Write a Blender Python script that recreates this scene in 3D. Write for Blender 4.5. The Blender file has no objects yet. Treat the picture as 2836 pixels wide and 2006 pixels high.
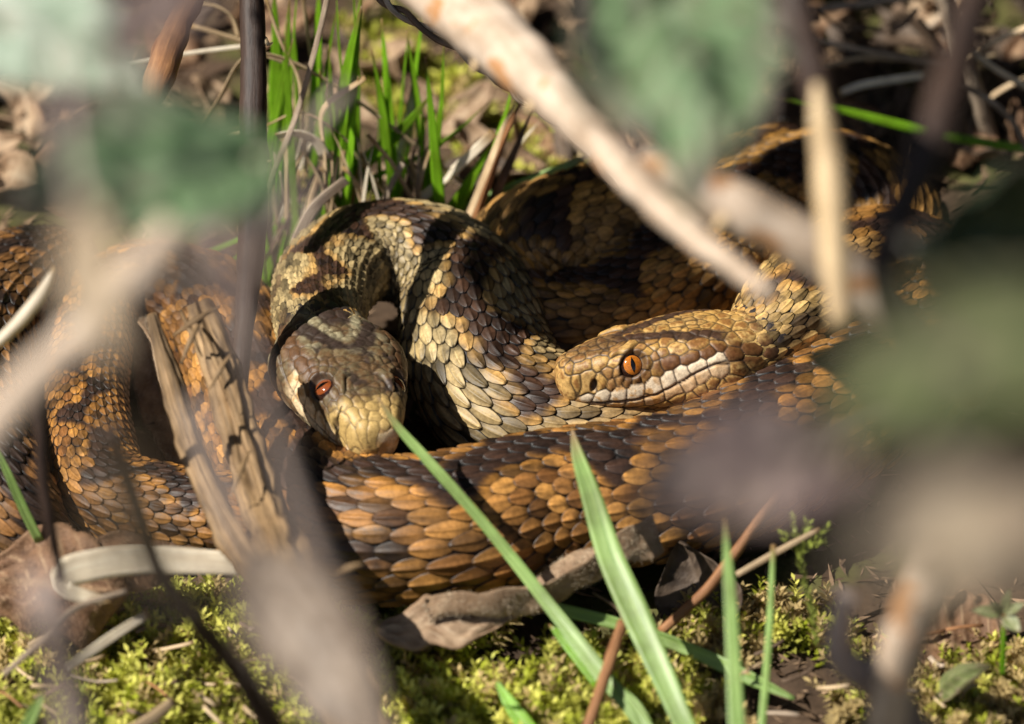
import bpy, math, random
import numpy as np

random.seed(7)
RNG = np.random.default_rng(11)
S = bpy.context.scene
MM = 0.001

# ------------------------------------------------------------------ camera
W, H = 2836.0, 2006.0
ALPHA = math.radians(35.0)          # camera looks down at this pitch
DIST = 1200.0                       # mm to the plane of focus
K = 160.0 / W                       # mm per photo pixel on the plane of focus
ZT = 20.0                           # height of the picture centre on the plane of focus
CA, SA = math.cos(ALPHA), math.sin(ALPHA)
TGT = np.array([0.0, 0.0, ZT])
FWD = np.array([0.0, CA, -SA]); UPV = np.array([0.0, SA, CA]); RGT = np.array([1.0, 0.0, 0.0])
CAMP = TGT - DIST * FWD

cam = bpy.data.cameras.new("camera")
camo = bpy.data.objects.new("camera", cam)
S.collection.objects.link(camo)
camo.location = tuple(CAMP * MM)
camo.rotation_euler = (math.radians(90) - ALPHA, 0, 0)
cam.sensor_width = 36.0
cam.lens = 36.0 * DIST / 160.0
cam.clip_start = 0.01
cam.clip_end = 100.0
cam.dof.use_dof = True
cam.dof.focus_distance = (DIST - 3.0) * MM
cam.dof.aperture_fstop = cam.lens / 18.0
S.camera = camo

# ------------------------------------------------------------------ world, sun, exposure
SUN_DIR = np.array([-0.60, -0.20, 0.75])        # towards the sun
SUN_DIR = SUN_DIR / np.linalg.norm(SUN_DIR)
wd = bpy.data.worlds.new("World"); S.world = wd; wd.use_nodes = True
nt = wd.node_tree
sky = nt.nodes.new("ShaderNodeTexSky"); sky.sky_type = 'NISHITA'; sky.sun_disc = False
sky.sun_elevation = math.asin(SUN_DIR[2])
sky.sun_rotation = math.atan2(SUN_DIR[0], SUN_DIR[1])
bg = nt.nodes["Background"]; bg.inputs["Strength"].default_value = 0.05
nt.links.new(sky.outputs[0], bg.inputs["Color"])
sl = bpy.data.lights.new("sun", 'SUN'); sl.energy = 5.0; sl.angle = math.radians(0.53); sl.color = (1.0, 0.95, 0.86)
so = bpy.data.objects.new("sun", sl); S.collection.objects.link(so)
from mathutils import Vector
so.rotation_euler = Vector(tuple(SUN_DIR)).to_track_quat('Z', 'Y').to_euler()
S.view_settings.view_transform = 'Standard'; S.view_settings.look = 'None'
S.view_settings.exposure = 0.62; S.view_settings.gamma = 1.0; S.view_settings.use_curve_mapping = False
S.render.engine = 'CYCLES'
S.cycles.use_denoising = True
S.cycles.max_bounces = 6; S.cycles.transparent_max_bounces = 8
S.cycles.sample_clamp_indirect = 6.0

# ------------------------------------------------------------------ pixel helpers (photo pixels -> mm)
def Pt(px, py, t):
    X = (px - W / 2) * K; V = -(py - H / 2) * K; s = (DIST + t) / DIST
    return TGT + RGT * X * s + UPV * V * s + FWD * t
def Pz(px, py, z):
    V = -(py - H / 2) * K
    t = (ZT + V * CA - z) / (SA - V * CA / DIST)
    return Pt(px, py, t)
def Py(px, py, y):
    V = -(py - H / 2) * K
    t = (y - V * SA) / (CA + V * SA / DIST)
    return Pt(px, py, t)
def project(P):
    d = P - CAMP
    z = d @ FWD; x = d @ RGT; u = d @ UPV
    return np.stack([W / 2 + x / z * DIST / K, H / 2 - u / z * DIST / K], -1)

# ------------------------------------------------------------------ noise in numpy
def _hash(ix, iy, iz):
    n = (ix * 374761393 + iy * 668265263 + iz * 1274126177) & 0xFFFFFFFF
    n = ((n ^ (n >> 13)) * 1274126177) & 0xFFFFFFFF
    return ((n ^ (n >> 16)) & 0xFFFF) / 65535.0
def vnoise(P):
    P = np.asarray(P, float); I = np.floor(P).astype(np.int64); f = P - I; f = f * f * (3 - 2 * f)
    out = 0
    for dx in (0, 1):
        for dy in (0, 1):
            for dz in (0, 1):
                w = (f[..., 0] if dx else 1 - f[..., 0]) * (f[..., 1] if dy else 1 - f[..., 1]) * (f[..., 2] if dz else 1 - f[..., 2])
                out = out + w * _hash(I[..., 0] + dx, I[..., 1] + dy, I[..., 2] + dz)
    return out
def fbm(P, o=3):
    P = np.asarray(P, float); a = 0; w = 0.5
    for k in range(o):
        a = a + w * vnoise(P * 2 ** k + 17.3 * k); w *= 0.5
    return a / (1 - 0.5 ** o)
def sstep(a, b, x):
    t = np.clip((x - a) / (b - a), 0, 1); return t * t * (3 - 2 * t)

# ------------------------------------------------------------------ materials
def new_mat(name):
    m = bpy.data.materials.new(name); m.use_nodes = True
    return m, m.node_tree, m.node_tree.nodes["Principled BSDF"]
def N_(nt, t, **kw):
    n = nt.nodes.new(t)
    for k, v in kw.items(): setattr(n, k, v)
    return n
def add_noise(nt, scale, detail=4, rough=0.6, coord=None, dist=0.0):
    n = N_(nt, "ShaderNodeTexNoise"); n.inputs["Scale"].default_value = scale
    n.inputs["Detail"].default_value = detail; n.inputs["Roughness"].default_value = rough
    n.inputs["Distortion"].default_value = dist
    if coord is not None: nt.links.new(coord, n.inputs["Vector"])
    return n
def ramp(nt, fac, stops):
    r = N_(nt, "ShaderNodeValToRGB"); e = r.color_ramp.elements
    while len(e) < len(stops): e.new(0.5)
    for q, (p, c) in zip(e, stops):
        q.position = p; q.color = (*c, 1.0) if len(c) == 3 else c
    nt.links.new(fac, r.inputs[0]); return r
def mixc(nt, a, b, fac, mode='MIX'):
    m = N_(nt, "ShaderNodeMix", data_type='RGBA', blend_type=mode)
    for sock, v in ((m.inputs[0], fac), (m.inputs[6], a), (m.inputs[7], b)):
        if hasattr(v, "links"): nt.links.new(v, sock)
        elif isinstance(v, (int, float)): sock.default_value = v
        else: sock.default_value = (*v, 1.0)
    return m.outputs[2]
def bump(nt, bsdf, hgt, strength, dist):
    b = N_(nt, "ShaderNodeBump"); b.inputs["Strength"].default_value = strength; b.inputs["Distance"].default_value = dist
    nt.links.new(hgt, b.inputs["Height"]); nt.links.new(b.outputs[0], bsdf.inputs["Normal"]); return b

def mat_skin():
    m, nt, b = new_mat("snake_skin")
    a = N_(nt, "ShaderNodeAttribute", attribute_name="Col")
    co = N_(nt, "ShaderNodeTexCoord").outputs["Object"]
    n = add_noise(nt, 1500, 6, 0.75, co)
    r = ramp(nt, n.outputs["Fac"], [(0.3, (0.42, 0.38, 0.36)), (0.62, (1.25, 1.2, 1.15))])
    nt.links.new(mixc(nt, a.outputs["Color"], r.outputs[0], 0.75, 'MULTIPLY'), b.inputs["Base Color"])
    n2 = add_noise(nt, 5200, 4, 0.7, co)
    rr = ramp(nt, n.outputs["Fac"], [(0.3, (0.40,) * 3), (0.7, (0.62,) * 3)])
    nt.links.new(rr.outputs[0], b.inputs["Roughness"])
    b.inputs["Specular IOR Level"].default_value = 0.42
    bump(nt, b, n2.outputs["Fac"], 0.35, 0.00008)
    return m
def mat_eye(name, col, rough=0.06):
    m, nt, b = new_mat(name)
    co = N_(nt, "ShaderNodeTexCoord").outputs["Object"]
    n = add_noise(nt, 2600, 4, 0.7, co, 1.0)
    r = ramp(nt, n.outputs["Fac"], [(0.3, tuple(c * 0.45 for c in col)), (0.6, col)])
    nt.links.new(r.outputs[0], b.inputs["Base Color"])
    b.inputs["Roughness"].default_value = rough
    b.inputs["Coat Weight"].default_value = 0.6; b.inputs["Coat Roughness"].default_value = 0.03
    return m
def mat_fibre(name, dark, light, scale=300, stretch=14, rough=0.6, trans=0.0, spec=0.3, vary=0.25, bumpd=0.0002, blotch=None):
    """plant matter: streaks along the object's stored 'along' coordinate"""
    m, nt, b = new_mat(name)
    a = N_(nt, "ShaderNodeAttribute", attribute_name="Fib")
    mp = N_(nt, "ShaderNodeMapping"); mp.inputs["Scale"].default_value = (1.0, stretch, 0.0)
    nt.links.new(a.outputs["Vector"], mp.inputs["Vector"])
    n = add_noise(nt, scale, 5, 0.65, mp.outputs[0])
    r = ramp(nt, n.outputs["Fac"], [(0.32, dark), (0.66, light)])
    col = r.outputs[0]
    co = N_(nt, "ShaderNodeTexCoord").outputs["Object"]
    n3 = add_noise(nt, 130, 3, 0.6, co)
    col = mixc(nt, col, ramp(nt, n3.outputs["Fac"], [(0.35, (0.7, 0.66, 0.62)), (0.6, (1.1, 1.1, 1.1))]).outputs[0], 0.8, 'MULTIPLY')
    if trans > 0:                                   # blades wither towards their tips
        sx = N_(nt, "ShaderNodeSeparateXYZ"); nt.links.new(a.outputs["Vector"], sx.inputs[0])
        fz = ramp(nt, sx.outputs[2], [(0.90, (0, 0, 0)), (0.985, (1, 1, 1))])
        col = mixc(nt, col, (0.30, 0.19, 0.08), fz.outputs[0])
    if blotch:
        n4 = add_noise(nt, blotch[1], 3, 0.5, co)
        f = ramp(nt, n4.outputs["Fac"], [(blotch[2], (0, 0, 0)), (blotch[2] + 0.05, (1, 1, 1))])
        col = mixc(nt, col, blotch[0], f.outputs[0])
    oi = N_(nt, "ShaderNodeObjectInfo")
    hs = N_(nt, "ShaderNodeHueSaturation")
    mr = N_(nt, "ShaderNodeMapRange"); mr.inputs[3].default_value = 1 - vary; mr.inputs[4].default_value = 1 + vary
    nt.links.new(oi.outputs["Random"], mr.inputs[0]); nt.links.new(mr.outputs[0], hs.inputs["Value"])
    nt.links.new(col, hs.inputs["Color"]); col = hs.outputs[0]
    nt.links.new(col, b.inputs["Base Color"]); b.inputs["Roughness"].default_value = rough
    b.inputs["Specular IOR Level"].default_value = spec
    bump(nt, b, n.outputs["Fac"], 0.6, bumpd)
    if trans > 0:
        t = N_(nt, "ShaderNodeBsdfTranslucent"); mx = N_(nt, "ShaderNodeMixShader"); mx.inputs[0].default_value = trans
        nt.links.new(mixc(nt, col, (1.5, 1.5, 0.6), 1.0, 'MULTIPLY'), t.inputs["Color"])
        out = nt.nodes["Material Output"]
        nt.links.new(b.outputs[0], mx.inputs[1]); nt.links.new(t.outputs[0], mx.inputs[2]); nt.links.new(mx.outputs[0], out.inputs["Surface"])
    return m
def mat_leaf(name, c1, c2, vein, edge=None, rough=0.4, trans=0.25, spots=None, bd=0.0004):
    m, nt, b = new_mat(name)
    a = N_(nt, "ShaderNodeAttribute", attribute_name="Col")       # r = vein closeness, g = edge closeness
    sp = N_(nt, "ShaderNodeSeparateColor"); nt.links.new(a.outputs["Color"], sp.inputs[0])
    co = N_(nt, "ShaderNodeTexCoord").outputs["Object"]
    n = add_noise(nt, 260, 4, 0.6, co)
    col = ramp(nt, n.outputs["Fac"], [(0.35, c1), (0.65, c2)]).outputs[0]
    col = mixc(nt, col, vein, sp.outputs[0])
    if edge: col = mixc(nt, col, edge, sp.outputs[1])
    if spots:
        n2 = add_noise(nt, 210, 2, 0.5, co)
        f = ramp(nt, n2.outputs["Fac"], [(0.62, (0, 0, 0)), (0.67, (1, 1, 1))])
        col = mixc(nt, col, spots, f.outputs[0])
    nt.links.new(col, b.inputs["Base Color"]); b.inputs["Roughness"].default_value = rough
    bump(nt, b, (add_noise(nt, 900, 5, 0.75, co) if 'dead' in name else n).outputs["Fac"], 0.6, bd)
    if trans > 0:
        t = N_(nt, "ShaderNodeBsdfTranslucent"); mx = N_(nt, "ShaderNodeMixShader"); mx.inputs[0].default_value = trans
        nt.links.new(col, t.inputs["Color"]); out = nt.nodes["Material Output"]
        nt.links.new(b.outputs[0], mx.inputs[1]); nt.links.new(t.outputs[0], mx.inputs[2]); nt.links.new(mx.outputs[0], out.inputs["Surface"])
    return m
def mat_col(name, rough=0.6, trans=0.0, noise=900, amt=0.6):
    """colour from the mesh, with fine grain"""
    m, nt, b = new_mat(name)
    a = N_(nt, "ShaderNodeAttribute", attribute_name="Col")
    co = N_(nt, "ShaderNodeTexCoord").outputs["Object"]
    n = add_noise(nt, noise, 4, 0.7, co)
    col = mixc(nt, a.outputs["Color"], ramp(nt, n.outputs["Fac"], [(0.3, (0.55,) * 3), (0.65, (1.2,) * 3)]).outputs[0], amt, 'MULTIPLY')
    nt.links.new(col, b.inputs["Base Color"]); b.inputs["Roughness"].default_value = rough
    b.inputs["Specular IOR Level"].default_value = 0.25
    if trans > 0:
        t = N_(nt, "ShaderNodeBsdfTranslucent"); mx = N_(nt, "ShaderNodeMixShader"); mx.inputs[0].default_value = trans
        nt.links.new(col, t.inputs["Color"]); out = nt.nodes["Material Output"]
        nt.links.new(b.outputs[0], mx.inputs[1]); nt.links.new(t.outputs[0], mx.inputs[2]); nt.links.new(mx.outputs[0], out.inputs["Surface"])
    return m

M = {}
M['skin'] = mat_skin()
M['eye_rim'] = mat_eye("eye_rim", (0.03, 0.012, 0.008))
M['iris'] = mat_eye("iris", (0.50, 0.155, 0.016))
M['iris_red'] = mat_eye("iris_red", (0.24, 0.06, 0.016))
M['pupil'] = mat_eye("pupil", (0.003, 0.003, 0.003))
M['grass'] = mat_fibre("grass_green", (0.16, 0.32, 0.014), (0.30, 0.56, 0.03), 80, 18, 0.35, 0.5, 0.5, 0.2, 0.0001)
M['grass_pale'] = mat_fibre("grass_pale", (0.14, 0.25, 0.05), (0.36, 0.50, 0.17), 90, 22, 0.4, 0.3, 0.4, 0.12, 0.0001)
M['straw'] = mat_fibre("straw", (0.42, 0.28, 0.15), (0.74, 0.58, 0.37), 120, 12, 0.5, 0.12, 0.4, 0.22)
M['straw_white'] = mat_fibre("straw_white", (0.66, 0.56, 0.42), (0.86, 0.79, 0.66), 90, 12, 0.4, 0.2, 0.5, 0.1)
M['twig'] = mat_fibre("twig", (0.07, 0.045, 0.03), (0.22, 0.15, 0.10), 150, 6, 0.7, 0, 0.3, 0.25, 0.0004)
M['twig_grey'] = mat_fibre("twig_grey", (0.20, 0.145, 0.10), (0.54, 0.43, 0.32), 150, 7, 0.65, 0, 0.3, 0.2, 0.0004)
M['twig_red'] = mat_fibre("twig_red", (0.18, 0.075, 0.03), (0.36, 0.18, 0.08), 150, 7, 0.6, 0, 0.3, 0.15, 0.0004)
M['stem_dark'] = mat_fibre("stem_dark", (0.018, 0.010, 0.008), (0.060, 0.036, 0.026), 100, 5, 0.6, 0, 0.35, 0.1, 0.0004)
M['stem_split'] = mat_fibre("stem_split", (0.045, 0.026, 0.012), (0.34, 0.22, 0.11), 110, 9, 0.65, 0, 0.3, 0.1, 0.0005)
M['cane'] = mat_fibre("cane_pale", (0.40, 0.29, 0.20), (0.66, 0.54, 0.43), 70, 5, 0.55, 0, 0.35, 0.05, 0.0004, ((0.46, 0.24, 0.11), 130, 0.58))
M['cane_tan'] = mat_fibre("cane_tan", (0.36, 0.25, 0.13), (0.55, 0.41, 0.24), 70, 5, 0.55, 0, 0.35, 0.05, 0.0004)
M['cane_mauve'] = mat_fibre("cane_mauve", (0.24, 0.18, 0.155), (0.46, 0.37, 0.32), 70, 4, 0.6, 0, 0.35, 0.1, 0.0004)
M['leaf'] = mat_leaf("bramble_leaf_green", (0.12, 0.21, 0.09), (0.25, 0.36, 0.19), (0.44, 0.52, 0.35), (0.34, 0.25, 0.24), 0.38, 0.42, (0.26, 0.17, 0.14))
M['leaf_pale'] = mat_leaf("bramble_leaf_pale", (0.20, 0.28, 0.19), (0.33, 0.38, 0.30), (0.42, 0.44, 0.36), (0.28, 0.20, 0.20), 0.4, 0.15, (0.40, 0.33, 0.26))
M['leaf_mauve'] = mat_leaf("bramble_leaf_mauve", (0.17, 0.115, 0.11), (0.34, 0.26, 0.22), (0.40, 0.32, 0.26), (0.21, 0.15, 0.14), 0.45, 0.3, (0.38, 0.30, 0.17))
M['leaf_dark'] = mat_leaf("bramble_leaf_dark", (0.012, 0.028, 0.012), (0.03, 0.055, 0.022), (0.06, 0.09, 0.05), (0.05, 0.035, 0.03), 0.4, 0.05)  # near-black greens; deep shade of the right-hand leaf is in this colour
M['leaf_olive'] = mat_leaf("bramble_leaf_olive", (0.14, 0.18, 0.06), (0.28, 0.31, 0.13), (0.40, 0.40, 0.22), (0.28, 0.21, 0.14), 0.45, 0.35, (0.33, 0.26, 0.18))
M['leaf_brown'] = mat_leaf("bramble_leaf_brown", (0.055, 0.038, 0.028), (0.30, 0.23, 0.17), (0.40, 0.32, 0.25), (0.09, 0.06, 0.045), 0.5, 0.15)
M['leaf_beige'] = mat_leaf("bramble_leaf_beige", (0.30, 0.22, 0.14), (0.50, 0.40, 0.28), (0.55, 0.46, 0.33), (0.30, 0.22, 0.17), 0.5, 0.2)
M['dead_leaf'] = mat_leaf("dead_leaf", (0.20, 0.12, 0.065), (0.42, 0.29, 0.18), (0.48, 0.36, 0.24), (0.30, 0.19, 0.11), 0.7, 0.15)
M['dead_leaf_red'] = mat_leaf("dead_leaf_red", (0.11, 0.055, 0.028), (0.27, 0.145, 0.075), (0.42, 0.28, 0.16), (0.22, 0.12, 0.06), 0.7, 0.15)
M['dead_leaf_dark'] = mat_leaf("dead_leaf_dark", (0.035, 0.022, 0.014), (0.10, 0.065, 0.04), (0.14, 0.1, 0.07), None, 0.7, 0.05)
M['soil'] = mat_col("soil", 0.9, 0, 700, 0.8)
M['moss'] = mat_col("moss", 0.5, 0.3, 900, 0.4)
M['crumb'] = mat_col("litter", 0.8, 0, 900, 0.6)

# ------------------------------------------------------------------ mesh helpers (all in mm)
def build_mesh(name, V, F, mat, col=None, fib=None, smooth=True):
    V = np.asarray(V, np.float32) * MM
    me = bpy.data.meshes.new(name)
    me.vertices.add(len(V)); me.vertices.foreach_set("co", V.ravel())
    if isinstance(F, np.ndarray):
        n, k = F.shape
        me.loops.add(n * k); me.polygons.add(n)
        me.loops.foreach_set("vertex_index", F.astype(np.int32).ravel())
        me.polygons.foreach_set("loop_start", np.arange(0, n * k, k, dtype=np.int32))
        me.polygons.foreach_set("loop_total", np.full(n, k, dtype=np.int32))
    else:
        tot = np.array([len(f) for f in F], np.int32)
        me.loops.add(int(tot.sum())); me.polygons.add(len(F))
        me.loops.foreach_set("vertex_index", np.array([i for f in F for i in f], np.int32))
        me.polygons.foreach_set("loop_start", np.concatenate([[0], np.cumsum(tot)[:-1]]).astype(np.int32))
        me.polygons.foreach_set("loop_total", tot)
    if smooth: me.polygons.foreach_set("use_smooth", np.ones(len(me.polygons), bool))
    if col is not None:
        c = np.ones((len(V), 4), np.float32); c[:, :3] = col
        at = me.color_attributes.new("Col", 'FLOAT_COLOR', 'POINT'); at.data.foreach_set("color", c.ravel())
    if fib is not None:
        at = me.attributes.new("Fib", 'FLOAT_VECTOR', 'POINT'); at.data.foreach_set("vector", np.asarray(fib, np.float32).ravel())
    me.update(calc_edges=True); me.validate()
    me.materials.append(mat)
    return me
def obj(name, V, F, mat, parent=None, base=None, **kw):
    """links ONE mesh object; vertices are world mm, the origin is put at the base (or the parent's base)"""
    if parent is not None: base = np.array(parent["_b"])
    if base is None: base = np.asarray(V)[np.argmin(np.asarray(V)[:, 2])]
    base = np.asarray(base, float)
    me = build_mesh(name, np.asarray(V) - base, F, mat, **kw)
    o = bpy.data.objects.new(name, me); S.collection.objects.link(o)
    if parent is not None: o.parent = parent
    else: o.location = tuple(base * MM)
    o["_b"] = [float(x) for x in base]
    return o
def thing(name, base, label, cat, group=None):
    o = bpy.data.objects.new(name, None); S.collection.objects.link(o); o.empty_display_size = 0.01
    o.location = tuple(np.asarray(base) * MM); o["_b"] = [float(x) for x in base]
    return tag(o, label, cat, group)
def tag(o, label, cat=None, group=None, kind=None):
    o["label"] = label
    if cat: o["category"] = cat
    if group: o["group"] = group
    if kind: o["kind"] = kind
    return o

def spline(pts, ds=0.5):
    """rows of numbers, first three are xyz: Catmull-Rom by chord length, resampled evenly"""
    P = np.asarray(pts, float)
    d = np.maximum(np.linalg.norm(np.diff(P[:, :3], axis=0), axis=1), 1e-6) ** 0.75
    t = np.concatenate([[0], np.cumsum(d)])
    m = np.zeros_like(P)
    for i in range(len(P)):
        if i == 0: m[i] = (P[1] - P[0]) / d[0]
        elif i == len(P) - 1: m[i] = (P[-1] - P[-2]) / d[-1]
        else:
            a, b = d[i - 1], d[i]
            m[i] = ((P[i] - P[i - 1]) / a * b + (P[i + 1] - P[i]) / b * a) / (a + b)
    out = []
    for i in range(len(P) - 1):
        n = 40; u = np.linspace(0, 1, n, endpoint=(i == len(P) - 2))[:, None]; h = d[i]
        out.append((2*u**3-3*u**2+1)*P[i] + (u**3-2*u**2+u)*h*m[i] + (-2*u**3+3*u**2)*P[i+1] + (u**3-u**2)*h*m[i+1])
    Q = np.concatenate(out)
    L = np.concatenate([[0], np.cumsum(np.linalg.norm(np.diff(Q[:, :3], axis=0), axis=1))])
    s = np.linspace(0, L[-1], max(4, int(L[-1] / ds)))
    return s, np.stack([np.interp(s, L, Q[:, k]) for k in range(Q.shape[1])], 1)
def nrm(v): return v / np.maximum(np.linalg.norm(v, axis=-1, keepdims=True), 1e-9)
def tangents(C): return nrm(np.gradient(C, axis=0))
def frames(C, hint):
    T = tangents(C); Nn = np.zeros_like(C); n = np.asarray(hint, float)
    for i in range(len(C)):
        n = n - T[i] * (n @ T[i]); n = n / max(np.linalg.norm(n), 1e-9); Nn[i] = n
    return T, Nn, np.cross(T, Nn)
def tube(pts, rad, nseg=8, flat=1.0, hint=(0, -0.6, 0.8), ds=None, lump=0.0, fold=0.0, seed=0, twist=0.0, knots=None, ridge=0.0):
    """swept solid; pts rows xyz; rad list of half-widths at the points; flat = thickness/width; returns V, F, fib"""
    rows = np.column_stack([np.asarray(pts, float), np.asarray(rad, float) if np.ndim(rad) else np.full(len(pts), rad)])
    if ds is None: ds = 1.5
    s, Q = spline(rows, ds); C, r = Q[:, :3], np.maximum(Q[:, 3], 0.03)
    if knots:
        for f, a, w in knots: r = r * (1 + a * np.exp(-((s / s[-1] - f) / w) ** 2))
    T, Nn, B = frames(C, hint)
    if twist:
        a = (s / s[-1] * twist)[:, None]; Nn, B = Nn * np.cos(a) + B * np.sin(a), B * np.cos(a) - Nn * np.sin(a)
    th = np.linspace(0, 2 * np.pi, nseg, endpoint=False)
    x, z = np.sin(th), np.cos(th)
    rr = r[:, None] * np.ones(nseg)[None]
    if lump:
        q = C[:, None, :] * 0.25 + (Nn[:, None] * z[None, :, None] + B[:, None] * x[None, :, None]) * 0.9 + seed * 7.7
        rr = rr * (1 + lump * (fbm(q, 3) - 0.5) * 2)
    if ridge:
        q = np.stack([s[:, None] * 0.05 + 0 * th, 3.5 * x[None] + 0 * rr + seed * 3, 3.5 * z[None] + 0 * rr], -1)
        rr = rr * (1 - ridge * sstep(0.45, 0.7, fbm(q, 3)) + ridge * 0.3 * (fbm(q * 2.7, 2) - .5))
    V = C[:, None] + B[:, None] * (rr * x)[..., None] + Nn[:, None] * (rr * z * flat + fold * rr * (np.abs(x) - 0.5))[..., None]
    n = len(C)
    fib = np.zeros((n, nseg, 3)); fib[..., 0] = s[:, None] * MM; fib[..., 1] = ((th / (2 * np.pi) - 0.5) * r.mean() * 6)[None] * MM; fib[..., 2] = (s / s[-1])[:, None]; fib[..., 0] += seed * 0.11
    i = np.arange(n - 1)[:, None]; j = np.arange(nseg)[None]; j2 = (j + 1) % nseg
    F = np.stack([i*nseg+j, i*nseg+j2, (i+1)*nseg+j2, (i+1)*nseg+j], -1).reshape(-1, 4)
    F = [tuple(f) for f in F] + [tuple(range(nseg))[::-1], tuple(range((n-1)*nseg, n*nseg))]
    return V.reshape(-1, 3), F, fib.reshape(-1, 3)
def stick(name, pts, rad, mat, label=None, cat=None, group=None, parent=None, **kw):
    V, F, fib = tube(pts, rad, **kw)
    o = obj(name, V, F, M[mat], parent=parent, base=np.asarray(pts[0], float), fib=fib)
    if label: tag(o, label, cat, group)
    return o

# ================================================================== GROUND
def ground_h(x, y):
    q = np.stack([x * 0.03, y * 0.03, 0 * x], -1); q2 = np.stack([x * 0.16, y * 0.16, 0 * x + 5], -1)
    near = np.exp(-((x / 250) ** 2 + ((y - 30) / 250) ** 2))
    return (fbm(q, 3) - 0.55) * 9 * near + (fbm(q2, 3) - 0.5) * 3.0 * near + (fbm(q * 0.05, 2) - 0.5) * 120 * (1 - near) * sstep(300, 1500, np.hypot(x, y)) - 1.0
def grid_axis(lo, hi, c, fine, n):
    a = np.linspace(-1, 1, n); g = np.sinh(a * 5.0) / np.sinh(5.0)
    g = np.where(g < 0, -g * (lo - c), g * (hi - c)) + c
    return np.unique(np.concatenate([g[(g < c - fine) | (g > c + fine)], np.arange(c - fine, c + fine, 1.6)]))
gx = grid_axis(-4000, 4000, 0, 150, 60); gy = grid_axis(-3000, 6000, 40, 150, 60)
GX, GY = np.meshgrid(gx, gy, indexing='ij'); GZ = ground_h(GX, GY)
V = np.stack([GX, GY, GZ], -1).reshape(-1, 3)
ny = len(gy); i = np.arange(len(gx) - 1)[:, None]; j = np.arange(ny - 1)[None]
F = np.stack([i*ny+j, (i+1)*ny+j, (i+1)*ny+j+1, i*ny+j+1], -1).reshape(-1, 4)
n = fbm(V * 0.11, 4)[:, None]
gc = np.array([0.035, 0.022, 0.014]) * (1 - n) + np.array([0.095, 0.06, 0.036]) * n
n2 = sstep(0.5, 0.62, fbm(V * 0.05 + 40, 3))[:, None]
gc = gc * (1 - n2 * 0.6) + np.array([0.10, 0.11, 0.025]) * n2 * 0.6
g = obj("ground", V, F, M['soil'], base=(0, 0, 0), col=gc)
tag(g, "dark crumbly woodland soil under the snakes", kind="structure")

# ================================================================== SNAKES
# head outline, as fractions of the head length from the snout: half width, height above and below the axis (mm for a 30 mm head)
HX = np.array([0, .006, .02, .045, .08, .14, .22, .32, .42, .55, .68, .80, .90, 1.0])
HWID = np.array([0.02, 1.3, 2.1, 2.7, 3.2, 3.9, 4.8, 5.7, 6.5, 7.7, 8.8, 9.2, 8.7, 7.5])
HTOP = np.array([0.02, 1.5, 2.5, 3.1, 3.4, 3.8, 4.4, 5.0, 5.4, 5.7, 5.9, 5.9, 5.8, 5.8])
HBOT = np.array([0.02, 1.5, 2.4, 3.0, 3.5, 4.0, 4.6, 5.1, 5.5, 5.9, 6.1, 6.1, 5.9, 5.7])

class Snake:
    def __init__(self, ctrl, LH, hs, flat=(1.06, 0.92, 0.85), dth=12.3, wf=1.0):
        """ctrl rows: x y z r roll(deg); LH head length (0 = none); hs = head size factor"""
        s, Q = spline(ctrl, 0.35)
        self.s, self.C, r, roll = s, Q[:, :3], Q[:, 3].copy(), np.radians(Q[:, 4])
        T = tangents(self.C)
        upv = np.array([0, 0, 1.0])
        Nn = nrm(upv - T * (T @ upv)[:, None]); B = np.cross(T, Nn)
        self.N = Nn * np.cos(roll)[:, None] + B * np.sin(roll)[:, None]
        self.B = np.cross(T, self.N); self.T = T; self.L = s[-1]; self.LH = LH
        self.r = r
        self.w, self.ht, self.hb = r * flat[0], r * flat[1], r * flat[2]; self.n = np.full(len(s), 2.1)
        if LH:
            k = sstep(LH * 0.86, LH * 1.16, s)
            x = np.clip(s / LH, 0, 1)
            self.w = np.interp(x, HX, HWID) * hs * wf * (1 - k) + self.w * k
            self.ht = np.interp(x, HX, HTOP) * hs * (1 - k) + self.ht * k
            self.hb = np.interp(x, HX, HBOT) * hs * (1 - k) + self.hb * k
            self.n = np.interp(x, [0, .06, .15, .4, .8, 1.0], [2.4, 3.2, 3.5, 3.0, 2.4, 2.1])
        # ring coordinate: scales are as long as the body is thick
        self.dth = math.radians(dth)
        self.pitch = np.maximum(r, 2.0) * self.dth * 1.58
        self.ring = np.concatenate([[0], np.cumsum(np.diff(s) / (0.5 * (self.pitch[1:] + self.pitch[:-1])))])
    def at(self, s, th, full=False):
        def ip(a):
            return np.stack([np.interp(s, self.s, a[:, k]) for k in range(3)], -1) if a.ndim == 2 else np.interp(s, self.s, a)
        C, Nn, B = ip(self.C), ip(self.N), ip(self.B)
        w, ht, hb, n = ip(self.w), ip(self.ht), ip(self.hb), ip(self.n)
        c, q = np.cos(th), np.sin(th)
        e = 2.0 / n
        h = np.where(c >= 0, ht, hb)
        X = w * np.sign(q) * np.abs(q) ** e; Z = h * np.sign(c) * np.abs(c) ** e
        P = C + B * X[..., None] + Nn * Z[..., None]
        nn = nrm(B * (q * h)[..., None] + Nn * (c * w)[..., None])
        return (P, nn) if not full else (P, nn, X, Z)

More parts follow.
